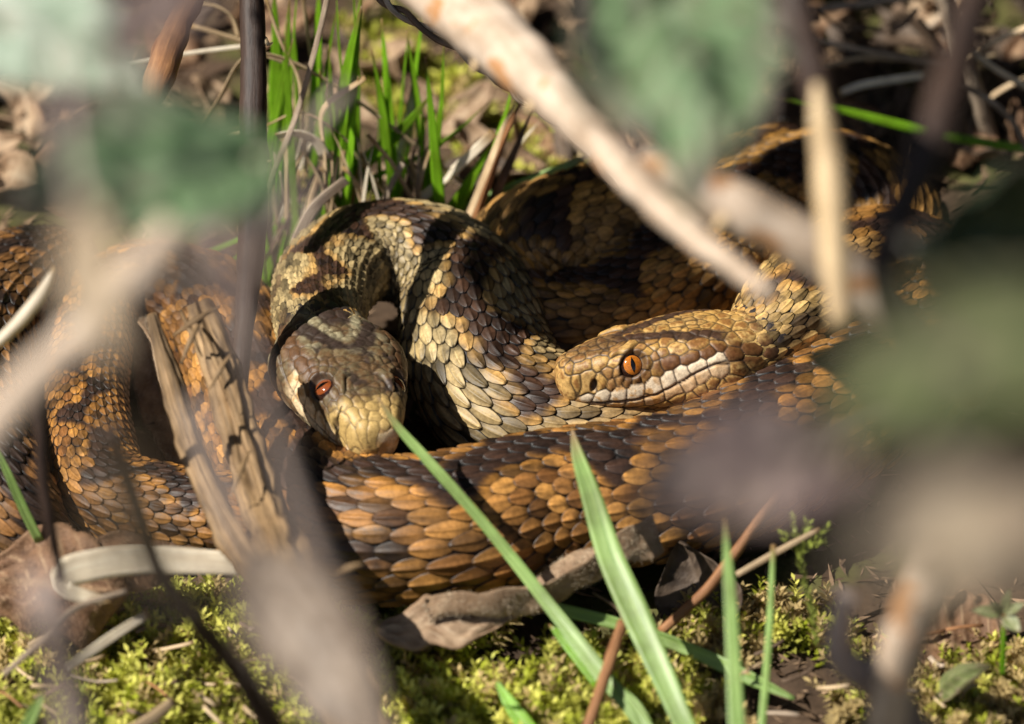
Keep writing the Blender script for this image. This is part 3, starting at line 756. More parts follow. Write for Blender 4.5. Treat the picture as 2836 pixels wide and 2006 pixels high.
# ================================================================== PLANTS AND LITTER
def rpx(px, t): return px * K * (DIST + t) / DIST
def to_ground(P, extra=2.0):
    """extend a polyline (top first) down to the ground along its last direction"""
    P = [np.asarray(p, float) for p in P]
    d = nrm(P[-1] - P[-2]); d[2] = min(d[2], -0.35); d = nrm(d)
    if P[-1][2] > -extra:
        n = (P[-1][2] + extra) / -d[2]
        P.append(P[-1] + d * n)
    return P
def blade(pix, y, wpx, mat, parent=None, label=None, cat="grass", group=None, name="grass_blade", lean=0.0, flat=0.16, fold=0.25, tip=True, ground=True, yend=None, seed=None, nseg=8, hint=None):
    """grass blade or straw: pixels from the tip down, standing near depth y (mm)"""
    ye = y if yend is None else yend
    n = len(pix)
    if hint is None:
        hint = (random.uniform(-0.9, -0.2), -0.8, 0.3)
        if parent is not None: wpx = wpx * 1.25
    if y > 44 and parent is not None or name in ('dry_stalk', 'straw_stub') and pix[0][0] < 2000: y = ye = 45 + (y - 46) * 0.45
    P = [Py(px, py, y + (ye - y) * k / max(1, n - 1) - lean * (n - 1 - k)) for k, (px, py) in enumerate(pix)]
    if ground: P = to_ground(P)
    w = wpx * K / 2
    rad = [w * (0.12 if (k == 0 and tip) else 0.62 if (k == 1 and tip and len(P) > 3) else 1.0) for k in range(len(P))]
    P = P[::-1]; rad = rad[::-1]
    return stick(name, P, rad, mat, label, cat if label else None, group, parent, nseg=nseg, flat=flat, fold=fold, hint=hint, ds=1.2, seed=seed if seed is not None else random.random() * 9, twist=random.uniform(-.5, .5))

# ---- tuft of green grass behind the arched coil: one plant, each blade a part
GREEN = [([(885, -60), (880, 150), (878, 330), (885, 540)], 84, 42), ([(978, -60), (990, 220), (988, 400), (985, 580)], 72, 19), ([(930, -60), (940, 130), (962, 330), (972, 580)], 68, 17),
         ([(758, -50), (765, 120), (764, 260), (775, 480)], 88, 34), ([(812, 58), (820, 180), (826, 420)], 84, 15), ([(1198, 258), (1120, 350), (1020, 440), (940, 505)], 70, 36), ([(1230, 105), (1222, 300), (1205, 430), (1192, 590)], 66, 22),
         ([(1175, 20), (1155, 170), (1142, 300), (1120, 460)], 92, 26), ([(1083, 420), (1080, 510), (1079, 600)], 66, 15), ([(820, 570), (800, 640), (775, 730)], 58, 30), ([(845, 480), (890, 550), (930, 630)], 62, 30), ([(900, 360), (940, 420), (985, 470)], 72, 24),
         ([(1110, 530), (1112, 570), (1115, 620)], 60, 12), ([(745, 350), (760, 480), (762, 600)], 74, 26), ([(840, 480), (862, 560), (880, 650)], 66, 22), ([(958, 590), (962, 620), (968, 660)], 60, 14), ([(792, 640), (780, 700), (772, 780)], 52, 20), ([(720, 520), (738, 620), (745, 720)], 62, 20), ([(1048, 300), (1052, 420), (1060, 560)], 88, 12), ([(700, 640), (722, 720), (735, 800)], 56, 18)]
b0 = Py(900, 640, 72) * [1, 1, 0]
tuft = thing("grass_tuft", b0, "upright tuft of bright green grass growing behind the arched grey-olive coil", "grass")
for k in range(26):
    x = random.uniform(715, 1240); y0 = random.uniform(-60, 400); h = random.uniform(180, 400); dx = random.gauss(0, 45)
    GREEN.append(([(x + dx, y0), (x + dx * 0.45, y0 + h * 0.5), (x, y0 + h)], random.uniform(56, 100), random.uniform(14, 34)))
for pix, y, w in GREEN: blade(pix, y, w, 'grass', tuft)
tuft2 = thing("grass_tuft", Py(1350, 600, 66) * [1, 1, 0], "spreading clump of broad green grass leaves with brown sheaths behind the coils", "grass")
for pix, y, w, m in [([(1425, 215), (1405, 300), (1365, 430), (1335, 590)], 70, 24, 'grass'), ([(1368, 385), (1310, 490), (1262, 570), (1230, 615)], 62, 36, 'grass'), ([(1640, 425), (1530, 480), (1400, 540), (1270, 600)], 66, 44, 'grass_pale'), ([(1352, 283), (1270, 360), (1180, 425), (1060, 480)], 74, 13, 'grass'),
                     ([(1450, 270), (1405, 360), (1355, 490), (1305, 640)], 60, 32, 'twig_red'), ([(1475, 300), (1430, 410), (1385, 510), (1340, 640)], 62, 24, 'twig'), ([(1425, 290), (1395, 350), (1370, 420), (1330, 520)], 58, 18, 'straw'), ([(1500, 330), (1440, 400), (1400, 480), (1370, 560)], 78, 12, 'straw_white')]:
    blade(pix, y, w, m, tuft2)

# ---- dry straw: every stalk its own thing
STRAW = [([(920, -60), (862, 180), (803, 370), (762, 460), (726, 560), (700, 650)], 48, 17, 'twig_grey', "long thin grey-beige stalk slanting across the grass tuft to the ground"),
         ([(735, -10), (780, 120), (825, 210), (838, 320), (850, 480)], 66, 15, 'straw', "tan dry stalk bending at a joint inside the grass tuft"),
         ([(1012, 216), (895, 306), (898, 420), (906, 560)], 56, 17, 'straw', "snapped hollow straw stalk with an open bent-over end"),
         ([(958, 498), (872, 570), (832, 640), (790, 760)], 46, 34, 'twig_grey', "flat greyish dead blade leaning against the arched coil"),
         ([(735, 350), (830, 312), (900, 340), (962, 392), (1002, 450), (1060, 530), (1110, 590)], 58, 20, 'straw', "arching dry blade bent over to the soil beside the coil"),
         ([(765, 378), (820, 368), (870, 385), (905, 440)], 56, 40, 'straw_white', "glaring white curled dry leaf strip lodged in the tuft"),
         ([(1152, 238), (1132, 330), (1112, 430)], 82, 28, 'straw_white', "pale broad dry stub standing among green blades"),
         ([(1368, 368), (1262, 468), (1150, 565)], 62, 28, 'straw_white', "thick whitish straw leaning diagonally behind the coils"),
         ([(215, 203), (400, 168), (520, 148), (680, 128)], 88, 13, 'straw_white', "long straight whitish straw lying across the litter"),
         ([(560, 352), (610, 270), (672, 165)], 70, 15, 'straw', "tan stalk crossing behind the dark upright stem"),
         ([(528, 70), (600, 92), (690, 122)], 96, 17, 'straw', "short pale stalk beside the dark upright stem"),
         ([(838, -20), (850, 80), (860, 145)], 92, 11, 'straw', "thin straw behind the widest green blade"),
         ([(735, 152), (800, 178), (850, 190)], 80, 12, 'straw', "short brown straw stuck sideways through the tuft"),
         ([(1192, 325), (1166, 450), (1128, 560)], 70, 12, 'twig', "thin dark brown stalk leaning behind the coil"),
         ([(590, 398), (640, 378), (700, 365)], 66, 13, 'straw', "short tan straw poking left from the tuft"),
         ([(520, 8), (600, 18), (640, 45), (662, 110)], 98, 16, 'straw', "hooked dry stalk curling down by the dark upright stem"),
         ([(1000, 455), (985, 500), (978, 530)], 58, 14, 'twig_red', "short reddish dry sheath hanging beside a green blade")]
for k, (pix, y, w, m, lab) in enumerate(STRAW):
    kw = dict(ground=False) if k in (5, 8, 10, 12, 14, 15) else {}
    blade(pix, y, w, m, None, lab, "straw", "dry straw around the grass tuft", name="dry_stalk", flat=0.45 if w < 20 else 0.2, tip=False, **kw)
for k in range(64):
    x = random.uniform(690, 1180); y0 = random.uniform(330, 520); y = random.uniform(52, 84); h = random.uniform(60, 190)
    dx = random.gauss(0, 40)
    blade([(x + dx, y0), (x + dx * 0.4, y0 + h * 0.5), (x, y0 + h)], y, random.uniform(7, 20), random.choice(['straw', 'straw', 'straw_white', 'twig_grey', 'twig']), None,
          "short dry straw stub at the foot of the green grass tuft", "straw", "straw stubs at the foot of the tuft", name="straw_stub", flat=0.4, tip=random.random() < .5)

# ---- twisted dead tendril: two strands wound together
vp = [(1040, -40), (1075, 12), (1135, 55), (1212, 95), (1290, 150), (1370, 215), (1480, 292), (1570, 360), (1650, 440), (1720, 520)]
C = np.array([Py(px, py, 40 - 3 * k) for k, (px, py) in enumerate(vp)])
s_, Q = spline(C, 1.0); T_, N_f, B_f = frames(Q, (0, -1, 0.3))
vine = thing("dead_tendril", C[0], "thin brown dead tendril of two twisted strands running beside the pale broken cane", "tendril")
for ph in (0, np.pi):
    a = s_ * 0.55 + ph + 0.8 * np.sin(s_ * 0.21)
    rr = 0.55 + 0.25 * np.sin(s_ * 0.17 + ph)
    P = Q + N_f * (np.cos(a) * rr)[:, None] + B_f * (np.sin(a) * rr)[:, None]
    stick("strand", P, np.full(len(P), 0.55), 'twig_grey' if ph else 'twig', parent=vine, nseg=6, flat=0.7, ds=0.8, lump=0.3, seed=ph)

# ---- leaves
TOCAM = -FWD
def leaf_mesh(base, tip, hw, normal, cup=0.15, droop=0.15, wave=0.05, serr=0.06, teeth=11, nl=46, nw=26, shape=(0.9, 0.75), seed=0, thick=0.25, vein=0.035, torn=0.0, roll=0.0):
    """solid leaf blade between two points; returns V, F, col"""
    base, tip = np.asarray(base, float), np.asarray(tip, float)
    d = tip - base; L = np.linalg.norm(d); d = d / L
    nv = np.asarray(normal, float); nv = nrm(nv - d * (nv @ d)); b = np.cross(d, nv)
    u = np.linspace(0, 1, nl)[:, None]; v = np.linspace(-1, 1, nw)[None]
    prof = (np.sin(np.pi * np.clip(u, 0, 1) ** shape[1]) ** shape[0]) + 0.02
    saw = (u * teeth) % 1.0
    prof = prof * (1 + serr * (saw - 0.5) * 2 * (np.abs(v) > 0.9))
    if torn: prof = prof * (1 + torn * (fbm(np.stack([u * 5 + 0 * v, np.sign(v) * 3 + 0 * u, 0 * u + 0 * v + seed], -1), 3) - 0.5) * 2)
    X = v * prof * hw
    q = np.stack([u * 3 + 0 * v, v * 1.5 + 0 * u, 0 * u + 0 * v + seed * 3.1], -1)
    vv = (u * 7 - np.abs(v) * 1.6); side = np.abs(((vv + 50) % 1.0) - 0.5) * 2        # side veins
    veinc = np.maximum(np.exp(-(v / 0.05) ** 2), sstep(0.80, 1.0, side) * 0.8 * (prof > 0.1))
    Zc = cup * hw * v ** 2 - droop * L * (u - 0.35) ** 2 + wave * L * (fbm(q, 3) - 0.5) * 2 + vein * hw * (side - 0.5) * (1 - np.exp(-(v / .1) ** 2)) - 0.05 * hw * np.exp(-(v / .06) ** 2)
    if roll:
        a = v * roll; R_ = hw * prof / max(abs(roll), 1e-3)
        X = R_ * np.sin(a); Zc = Zc + R_ * (1 - np.cos(a)) * np.sign(roll)
    P = base + d * (u * L)[..., None] + b * X[..., None] + nv * Zc[..., None]
    P = P.reshape(nl * nw, 3)
    edge = np.maximum(sstep(0.72, 1.0, np.abs(v) + 0 * u), sstep(0.85, 1.0, u + 0 * v))
    en = fbm(q * 2 + 8, 3); edge = np.clip(edge * 1.4 * en + sstep(0.62, 0.75, en) * 0.4, 0, 1)
    col = np.stack([veinc + 0 * edge, edge, 0 * edge], -1).reshape(-1, 3)
    i = np.arange(nl - 1)[:, None]; j = np.arange(nw - 1)[None]
    F = np.stack([i*nw+j, i*nw+j+1, (i+1)*nw+j+1, (i+1)*nw+j], -1).reshape(-1, 4)
    n = nl * nw; P2 = P - nv * thick
    rim = [j for j in range(nw)] + [k * nw + nw - 1 for k in range(1, nl)] + [(nl - 1) * nw + j for j in range(nw - 2, -1, -1)] + [k * nw for k in range(nl - 2, 0, -1)]
    R0 = np.array(rim); R1 = np.roll(R0, -1)
    F = np.concatenate([F, F[:, ::-1] + n, np.stack([R0, R0 + n, R1 + n, R1], -1)])
    return np.concatenate([P, P2]), F, np.concatenate([col, col])
def leaf(name, base, tip, hw, normal, mat, label=None, cat="leaf", group=None, parent=None, felt=0, **kw):
    V, F, c = leaf_mesh(base, tip, hw, normal, **kw)
    if felt:
        # short felt hairs all over the blade, one part of the leaf
        o = thing(name, base, label, cat, group); rf = np.random.default_rng(int(felt))
        obj("leaf_blade", V, F, M[mat], parent=o, col=c)
        Q_ = V[F[rf.integers(0, len(F), felt)]]; w4 = rf.dirichlet([1] * 4, felt); p = np.einsum('ij,ijk->ik', w4, Q_)
        nf = nrm(np.cross(Q_[:, 1] - Q_[:, 0], Q_[:, 3] - Q_[:, 0])); nf[nf @ TOCAM < 0] *= -1
        d = nrm(nf + rf.normal(0, .6, (felt, 3))); L = rf.uniform(.35, .95, (felt, 1)); sd = nrm(np.cross(d, rf.normal(0, 1, (felt, 3)))) * 0.035
        Vh = np.stack([p - sd, p + sd, p + d * L + rf.normal(0, .08, (felt, 3))], 1).reshape(-1, 3)
        hcol = {'dead_leaf_red': (0.40, 0.25, 0.15)}.get(mat, (0.52, 0.42, 0.30))
        h = obj("felt", Vh, np.arange(felt * 3).reshape(-1, 3), M['crumb'], parent=o, col=np.repeat(np.array([hcol]) * rf.uniform(.5, 1.2, (felt, 1)), 3, 0)); h["kind"] = "stuff"
        return o
    o = obj(name, V, F, M[mat], parent=parent, base=base, col=c)
    if label: tag(o, label, cat, group)
    return o

# ---- dead leaves round the snakes
leaf("dead_leaf", Pt(330, 1640, -42), Pt(-120, 1590, -36), 8.0, (-0.1, -0.7, 0.6), 'dead_leaf_red', "large felted reddish-brown dead leaf lying under the left coil", "dead leaf", cup=-0.5, droop=0.1, wave=0.20, serr=0, torn=0.6, seed=2, felt=9000, thick=0.9)
leaf("dead_leaf", Pt(170, 1560, -38), Pt(590, 1545, -34), 4.2, (-0.2, -0.7, 0.6), 'dead_leaf_red', "narrow felted brown dead leaf tucked along the left coil", "dead leaf", cup=-0.3, wave=0.08, serr=0, torn=0.3, seed=12, felt=6001, thick=0.9)
leaf("dead_leaf", Pz(-90, 1660, 1), Pz(190, 1760, 4), 7, (0.1, -0.6, 0.7), 'dead_leaf_red', "rust-brown dead leaf half buried in yellow-green moss", "dead leaf", cup=-0.5, wave=0.08, serr=0, torn=0.3, seed=15, felt=4002, thick=0.9)
leaf("dead_leaf", Pz(535, 1300, 0), Pz(385, 880, 10), 6.0, (-0.85, -0.5, 0.2), 'dead_leaf', "pale felted dead leaf standing upright inside the left coil", "dead leaf", cup=0.4, wave=0.05, serr=0, torn=0.15, seed=4, felt=5003, thick=0.6)
leaf("dead_leaf", Pt(1200, 1740, -42), Pt(1840, 1530, -34), 5.2, (0.15, -0.62, -0.78), 'dead_leaf', "pale brown curled dead leaf propped against the near orange coil", "dead leaf", cup=-0.45, wave=0.12, serr=0, torn=0.6, seed=7, felt=8004, thick=0.25)
leaf("dead_leaf", Pt(1040, 1735, -42), Pt(1430, 1690, -42), 4.0, (0, -0.3, 1), 'dead_leaf', "small ragged tan dead leaf below the near coil", "dead leaf", cup=-0.2, wave=0.1, serr=0, torn=0.5, seed=9, thick=0.4)
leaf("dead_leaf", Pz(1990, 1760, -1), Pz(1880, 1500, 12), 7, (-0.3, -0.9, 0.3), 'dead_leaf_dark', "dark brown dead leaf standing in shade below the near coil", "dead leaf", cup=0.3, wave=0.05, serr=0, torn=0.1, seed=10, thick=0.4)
leaf("dead_leaf", Pz(2760, 1830, 1), Pz(2480, 1740, 6), 8, (0, -0.4, 0.8), 'dead_leaf_red', "pinkish-brown dead leaf beside the small green seedling", "dead leaf", cup=0.4, wave=0.1, serr=0, torn=0.3, seed=13, thick=0.5)
leaf("dead_leaf", Pz(-40, 700, 0), Pz(130, 690, 6), 5, (0, -0.4, 0.8), 'dead_leaf', "light tan dead leaf behind the dark brown coil", "dead leaf", cup=-0.4, wave=0.1, serr=0, torn=0.2, seed=14, thick=0.5)
for k in range(170):
    px, py = random.uniform(-150, 3000), random.uniform(-120, 640)
    if px > 1900: py = min(py, 420)
    if 640 < px < 1600: py = min(py, 480)
    b = Pz(px, py, random.uniform(-1, 2)); a = random.uniform(0, 6.28); L = random.uniform(5, 15)
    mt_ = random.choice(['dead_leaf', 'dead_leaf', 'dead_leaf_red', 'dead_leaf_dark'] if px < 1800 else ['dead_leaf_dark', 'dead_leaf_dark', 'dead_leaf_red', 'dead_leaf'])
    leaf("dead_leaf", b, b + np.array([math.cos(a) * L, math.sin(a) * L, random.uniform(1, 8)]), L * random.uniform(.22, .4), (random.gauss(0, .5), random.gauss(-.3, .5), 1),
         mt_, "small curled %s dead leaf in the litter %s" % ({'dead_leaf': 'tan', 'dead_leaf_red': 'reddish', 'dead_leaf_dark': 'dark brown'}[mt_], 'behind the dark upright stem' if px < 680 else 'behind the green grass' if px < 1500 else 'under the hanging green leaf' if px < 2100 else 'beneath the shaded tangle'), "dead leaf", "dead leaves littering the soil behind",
         cup=random.uniform(-.8, .8), droop=random.uniform(-.3, .4), wave=.12, serr=0, torn=.3, nl=16, nw=11, seed=k + 20, thick=0.3)

# curled white straw ribbon on the moss
rb = [Pt(790, 1570, -44), Pt(620, 1560, -46), Pt(430, 1552, -49), Pt(270, 1565, -53), Pt(185, 1590, -56), Pt(172, 1622, -58), Pt(225, 1650, -57), Pt(310, 1662, -55)]
stick("dry_leaf_strip", rb, [1.6, 1.9, 2.3, 2.5, 2.5, 2.3, 1.8, 0.7], 'straw_white', "glossy cream dry leaf strip curled back in a loop on the moss", "dry leaf", nseg=10, flat=0.09, hint=(-0.2, -0.7, 0.75), ds=0.8, fold=0.1)

# ---- right-hand background tangle
TANGLE = [([(2090, 122), (2170, 102), (2250, 112), (2400, 142), (2640, 185)], 96, 20, 'twig_grey', "pale peeling twig running level through the shaded tangle"),
          ([(2085, -20), (2140, 62), (2250, 104)], 104, 15, 'twig_red', "thin brown twig slanting down to the pale peeling twig"),
          ([(2260, 30), (2380, 112), (2500, 160)], 108, 14, 'twig', "thin straight twig crossing the shaded tangle"),
          ([(2140, 250), (2260, 192), (2380, 162), (2640, 172), (2760, 150)], 100, 13, 'straw', "bowed tan straw in the shaded tangle"),
          ([(2320, 262), (2380, 238), (2450, 225), (2560, 208)], 92, 24, 'straw_white', "bright twisted straw blade in the shaded tangle"),
          ([(2145, 330), (2215, 340), (2290, 308)], 86, 16, 'straw_white', "small upcurled pale husk beside the dark green blade"),
          ([(2670, 128), (2760, 192), (2880, 262)], 84, 26, 'straw_white', "glaring white straw sloping down past the bark stem"),
          ([(2650, 170), (2740, 122), (2880, 62)], 88, 17, 'straw', "pale straw crossing the glaring white straw"),
          ([(2640, 228), (2730, 270), (2800, 332), (2850, 420)], 78, 22, 'twig_grey', "grey curling stalk hanging beside the bark stem"),
          ([(2050, 52), (2300, 22), (2560, -14)], 112, 24, 'twig_grey', "level grey stick across the top of the tangle"),
          ([(2480, 20), (2560, 90), (2620, 200)], 120, 40, 'twig', "dark broad dead stalk behind the tangle"),
          ([(2330, 330), (2440, 380), (2560, 330)], 98, 14, 'straw', "small tan straw above the rear coil"),
          ([(2700, 300), (2790, 240), (2880, 200)], 92, 14, 'straw', "short straw behind the bark stem")]
for pix, y, w, m, lab in TANGLE:
    blade(pix, y, w, m, None, lab, "straw", "dry stalks in the shaded tangle", name="dry_stalk", flat=0.5, tip=False, ground=False)
blade([(2140, 270), (2300, 298), (2450, 335), (2600, 372), (2880, 420)], 78, 28, 'grass', None, "dark green hairy grass blade lying level over the rear coil", "grass", name="grass", flat=0.3, ground=False)
V, F, fib = tube([Py(px, py, 92) for px, py in [(2600, -60), (2640, 60), (2675, 170), (2715, 300), (2765, 440), (2800, 560)]], [1.7, 1.6, 1.5, 1.5, 1.4, 1.4], nseg=12, lump=0.35, ds=0.8, flat=0.8)
tag(obj("bark_stem", V, F, M['twig_grey'], fib=fib), "weathered grey stem with flaking bark leaning in the tangle", "stem")
for k in range(34):
    px, py = random.uniform(2050, 2900), random.uniform(-60, 420); y = random.uniform(95, 150); a = random.uniform(-0.9, 0.9); L = random.uniform(80, 260)
    blade([(px - math.cos(a) * L / 2, py - math.sin(a) * L / 2), (px, py + random.uniform(-20, 20)), (px + math.cos(a) * L / 2, py + math.sin(a) * L / 2)], y, random.uniform(8, 26),
          random.choice(['twig', 'twig', 'stem_dark', 'twig_grey', 'straw']), None, "short dead stalk deep in the shaded tangle", "straw", "dead stalks deep in the tangle", name="dead_stalk", flat=0.5, tip=False, ground=False)

# ---- near grass blades and twigs in front of the snakes
def near(name, pix, rp, mat, label, cat, group=None, flat=0.13, fold=0.42, hint=(0.1, -1, 0.5), **kw):
    P = [Pt(px, py, t) for px, py, t in pix]; r = [rpx(q, p[2]) for q, p in zip(rp, pix)]
    kw.setdefault('ds', 1.0)
    return stick(name, P, r, mat, label, cat, group, nseg=kw.pop('nseg', 10), flat=flat, fold=fold, hint=hint, **kw)
near("grass", [(1860, 2110, -60), (1780, 2006, -57), (1640, 1830, -52), (1500, 1650, -47), (1340, 1450, -44), (1180, 1270, -42), (1100, 1180, -41), (1042, 1095, -40)], [20, 22, 24, 19, 16, 15, 11, 2], 'grass_pale', "slender pale grass blade slanting up across the near coil to the grey-olive head", "grass")
near("grass", [(1960, 2140, -62), (1895, 2006, -60), (1840, 1880, -57), (1760, 1700, -52), (1690, 1540, -48), (1630, 1350, -45), (1600, 1260, -44), (1583, 1185, -43)], [28, 31, 36, 41, 38, 28, 18, 2], 'grass_pale', "broad bright green grass blade standing before the near coil", "grass")
near("grass", [(2200, 1935, -44), (2080, 1880, -42), (1900, 1795, -38), (1700, 1725, -36), (1560, 1690, -35), (1430, 1650, -34)], [6, 20, 20, 18, 18, 4], 'grass_pale', "pale grass blade lying low beneath the two crossing blades", "grass")
near("grass", [(2050, 2120, -92), (2040, 2006, -90), (2030, 1800, -86), (2018, 1600, -82), (2006, 1440, -78)], [24, 24, 20, 16, 3], 'grass_pale', "blurred upright grass blade beside the thin green stalk", "grass", flat=0.3)
near("grass", [(2100, 2120, -70), (2112, 1980, -68), (2130, 1750, -62), (2142, 1510, -56)], [11, 11, 10, 7], 'grass_pale', "thin upright green grass stalk next to the moss sprig", "grass", flat=0.8)
near("grass", [(1660, 1900, -46), (1610, 1830, -44), (1560, 1770, -42), (1520, 1730, -41)], [16, 20, 16, 3], 'grass', "short dark green blade tip low in the moss", "grass")
near("grass", [(1480, 2040, -56), (1420, 1960, -54), (1370, 1880, -52)], [26, 22, 4], 'grass', "short broad green blade rising from the moss", "grass")
near("grass", [(1810, 2060, -58), (1760, 1960, -56), (1700, 1890, -54)], [22, 20, 6], 'grass_pale', "pale cut blade end lying beside the reddish twig", "grass")
near("grass", [(110, 1500, -34), (70, 1420, -36), (30, 1330, -38), (-20, 1220, -40)], [14, 14, 12, 6], 'grass_pale', "short green blade against the left coil", "grass")
near("twig", [(1610, 2080, -62), (1640, 1980, -60), (1680, 1860, -56), (1725, 1725, -50)], [17, 17, 17, 16], 'twig_red', "stubby reddish-brown twig between the two near blades", "twig", flat=1.0, fold=0, lump=0.25)
near("twig", [(1830, 1750, -36), (1950, 1640, -36), (2080, 1470, -36), (2200, 1310, -38)], [14, 14, 13, 9], 'twig_red', "brown hairy twig slanting up beside the moss sprig", "twig", flat=1.0, fold=0, lump=0.4)
near("straw", [(2040, 1592, -48), (2150, 1530, -48), (2270, 1465, -48)], [8, 9, 6], 'straw', "short pale straw crossing the moss sprig", "straw", flat=0.8)
near("twig", [(1680, 1850, -35), (1720, 1700, -36), (1640, 1640, -37)], [5, 5, 3], 'twig', "thin dark twig tip near the reddish twig", "twig", flat=1.0, fold=0)
near("straw", [(190, 1850, -66), (300, 1770, -62), (410, 1700, -58)], [12, 14, 12], 'straw_white', "flat pale straw lying on the yellow-green moss", "straw", flat=0.3)
near("straw", [(350, 2030, -66), (420, 1990, -64), (480, 1940, -62)], [17, 18, 14], 'straw', "short cut straw end in the yellow-green moss", "straw", flat=0.7)
near("twig", [(10, 1870, -66), (110, 1780, -66), (220, 1680, -64), (350, 1640, -62)], [9, 10, 10, 8], 'twig_grey', "thin grey twig bowed over the yellow-green moss", "twig", flat=1.0, fold=0)
near("grass", [(50, 2060, -75), (85, 1990, -73), (120, 1920, -71)], [16, 18, 6], 'grass_pale', "pale grass tip at the edge of the moss", "grass")

# ---- loose straw bits and flakes lying in the moss
for k in range(44):
    px, py = (random.uniform(0, 900), random.uniform(1730, 2000)) if k % 3 else (random.uniform(1750, 2800), random.uniform(1700, 1990))
    a = random.uniform(-0.9, 0.6); L = random.uniform(40, 130); c0 = Pz(px, py, random.uniform(4.5, 7.5)); dv = np.array([math.cos(a), math.sin(a) * 1.3, random.gauss(0, .25)]) * L * K / 2
    stick("straw_bit", [c0 - dv, c0 + [0, 0, random.gauss(0, .5)], c0 + dv], [random.uniform(.15, .4)] * 3, random.choice(['straw', 'straw', 'twig_grey', 'twig', 'twig_red']), "short dry straw bit lying in the %s moss" % ('yellow-green' if k % 3 else 'half-dry'), "straw", "straw bits lying in the moss", nseg=6, flat=.5)
# ---- moss
def moss_mesh(pts, rng, h=(4, 9), nl=26, c1=(0.30, 0.34, 0.02), c2=(0.70, 0.66, 0.16), c3=(0.48, 0.36, 0.16), pb=0.22, leafl=3.2):
    n = len(pts); hh = rng.uniform(*h, n); lean = rng.normal(0, 0.55, (n, 2))
    ax = nrm(np.column_stack([lean, np.ones(n)]))
    k = np.linspace(0.1, 1.0, nl)
    bend = rng.normal(0, 0.25, (n, 2))
    base = pts[:, None] + ax[:, None] * (hh[:, None] * k[None])[..., None]
    base[..., :2] += bend[:, None] * (hh[:, None] * k[None] ** 2)[..., None]
    ang = np.arange(nl) * 2.4 + rng.uniform(0, 6.28, n)[:, None]
    e1 = nrm(np.cross(ax, [0.3, 1, 0.1])); e2 = np.cross(ax, e1)
    out = e1[:, None] * np.cos(ang)[..., None] + e2[:, None] * np.sin(ang)[..., None]
    ld = nrm(out * 0.9 + ax[:, None] * (0.45 + 0.8 * k)[None, :, None])
    L = (leafl * (0.75 + 0.5 * rng.random((n, nl))) * (1.15 - 0.55 * k))[..., None]
    sd = nrm(np.cross(ld, ax[:, None])) * L * 0.15
    V = np.stack([base, base + ld * L * 0.45 + sd, base + ld * L - ax[:, None] * L * 0.25, base + ld * L * 0.45 - sd], 2)
    br = (rng.random(n) < pb).astype(float)[:, None]
    m = rng.random((n, 1))
    c = np.array(c1) * (1 - m) + np.array(c2) * m; c = c * (1 - br) + np.array(c3) * br
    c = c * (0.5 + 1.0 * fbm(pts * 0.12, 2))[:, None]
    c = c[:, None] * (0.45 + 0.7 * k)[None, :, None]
    col = np.repeat(c[:, :, None], 4, 2)
    N4 = n * nl; F = np.arange(N4 * 4).reshape(-1, 4)
    return V.reshape(-1, 3), F, col.reshape(-1, 3)
def patch(cx, cy, rx, ry, n, rng):
    a = rng.uniform(0, 6.28, n); r = np.sqrt(rng.random(n)); P = np.array([Pz(cx + rx * q * math.cos(b), cy + ry * q * math.sin(b), 0) for q, b in zip(r, a)])
    P = P[fbm(P * 0.07 + 3, 3) > 0.37]
    P[:, 2] = ground_h(P[:, 0], P[:, 1]) - 0.5
    return P
rm = np.random.default_rng(21)
near_pts = np.concatenate([patch(330, 1870, 560, 210, 1100, rm), patch(900, 1980, 500, 120, 400, rm), patch(1150, 1780, 230, 50, 130, rm), patch(1500, 1970, 450, 110, 420, rm)])
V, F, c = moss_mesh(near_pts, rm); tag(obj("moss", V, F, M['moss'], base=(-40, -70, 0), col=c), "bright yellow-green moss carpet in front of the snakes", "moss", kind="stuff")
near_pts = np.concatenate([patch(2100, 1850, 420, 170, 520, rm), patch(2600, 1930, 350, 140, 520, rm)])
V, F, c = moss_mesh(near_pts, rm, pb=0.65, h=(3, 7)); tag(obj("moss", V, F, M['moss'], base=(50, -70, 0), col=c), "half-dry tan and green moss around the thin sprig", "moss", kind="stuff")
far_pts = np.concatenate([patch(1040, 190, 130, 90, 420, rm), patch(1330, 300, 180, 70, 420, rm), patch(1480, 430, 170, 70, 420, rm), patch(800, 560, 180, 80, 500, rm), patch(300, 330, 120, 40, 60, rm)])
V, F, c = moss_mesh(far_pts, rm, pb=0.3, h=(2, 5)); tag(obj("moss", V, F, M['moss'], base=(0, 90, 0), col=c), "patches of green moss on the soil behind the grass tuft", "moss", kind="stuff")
# crumbs of litter
n = 16000; P = np.column_stack([rm.uniform(-130, 130, n), rm.uniform(-110, 260, n), np.zeros(n)]); P[:, 2] = ground_h(P[:, 0], P[:, 1]) + rm.uniform(-.2, 1.2, n)
a = rm.uniform(0, 6.28, n); L = rm.gamma(2.0, 1.3, n) + .5; wd_ = L * rm.uniform(.08, .30, n)
d = np.column_stack([np.cos(a), np.sin(a), rm.normal(0, .35, n)]); e = np.column_stack([-np.sin(a), np.cos(a), rm.normal(0, .5, n)])
V = np.stack([P - d * L[:, None] / 2, P + e * wd_[:, None] / 2, P + d * L[:, None] / 2, P - e * wd_[:, None] / 2], 1).reshape(-1, 3)
c = np.array([0.06, 0.035, 0.02]) + rm.random((n, 1)) ** 2 * np.array([0.34, 0.23, 0.14]); c = np.repeat(c, 4, 0)
tag(obj("leaf_litter", V, np.arange(n * 4).reshape(-1, 4), M['crumb'], base=(0, 60, 0), col=c, smooth=False), "crumbled brown leaf litter strewn over the soil", "litter", kind="stuff")
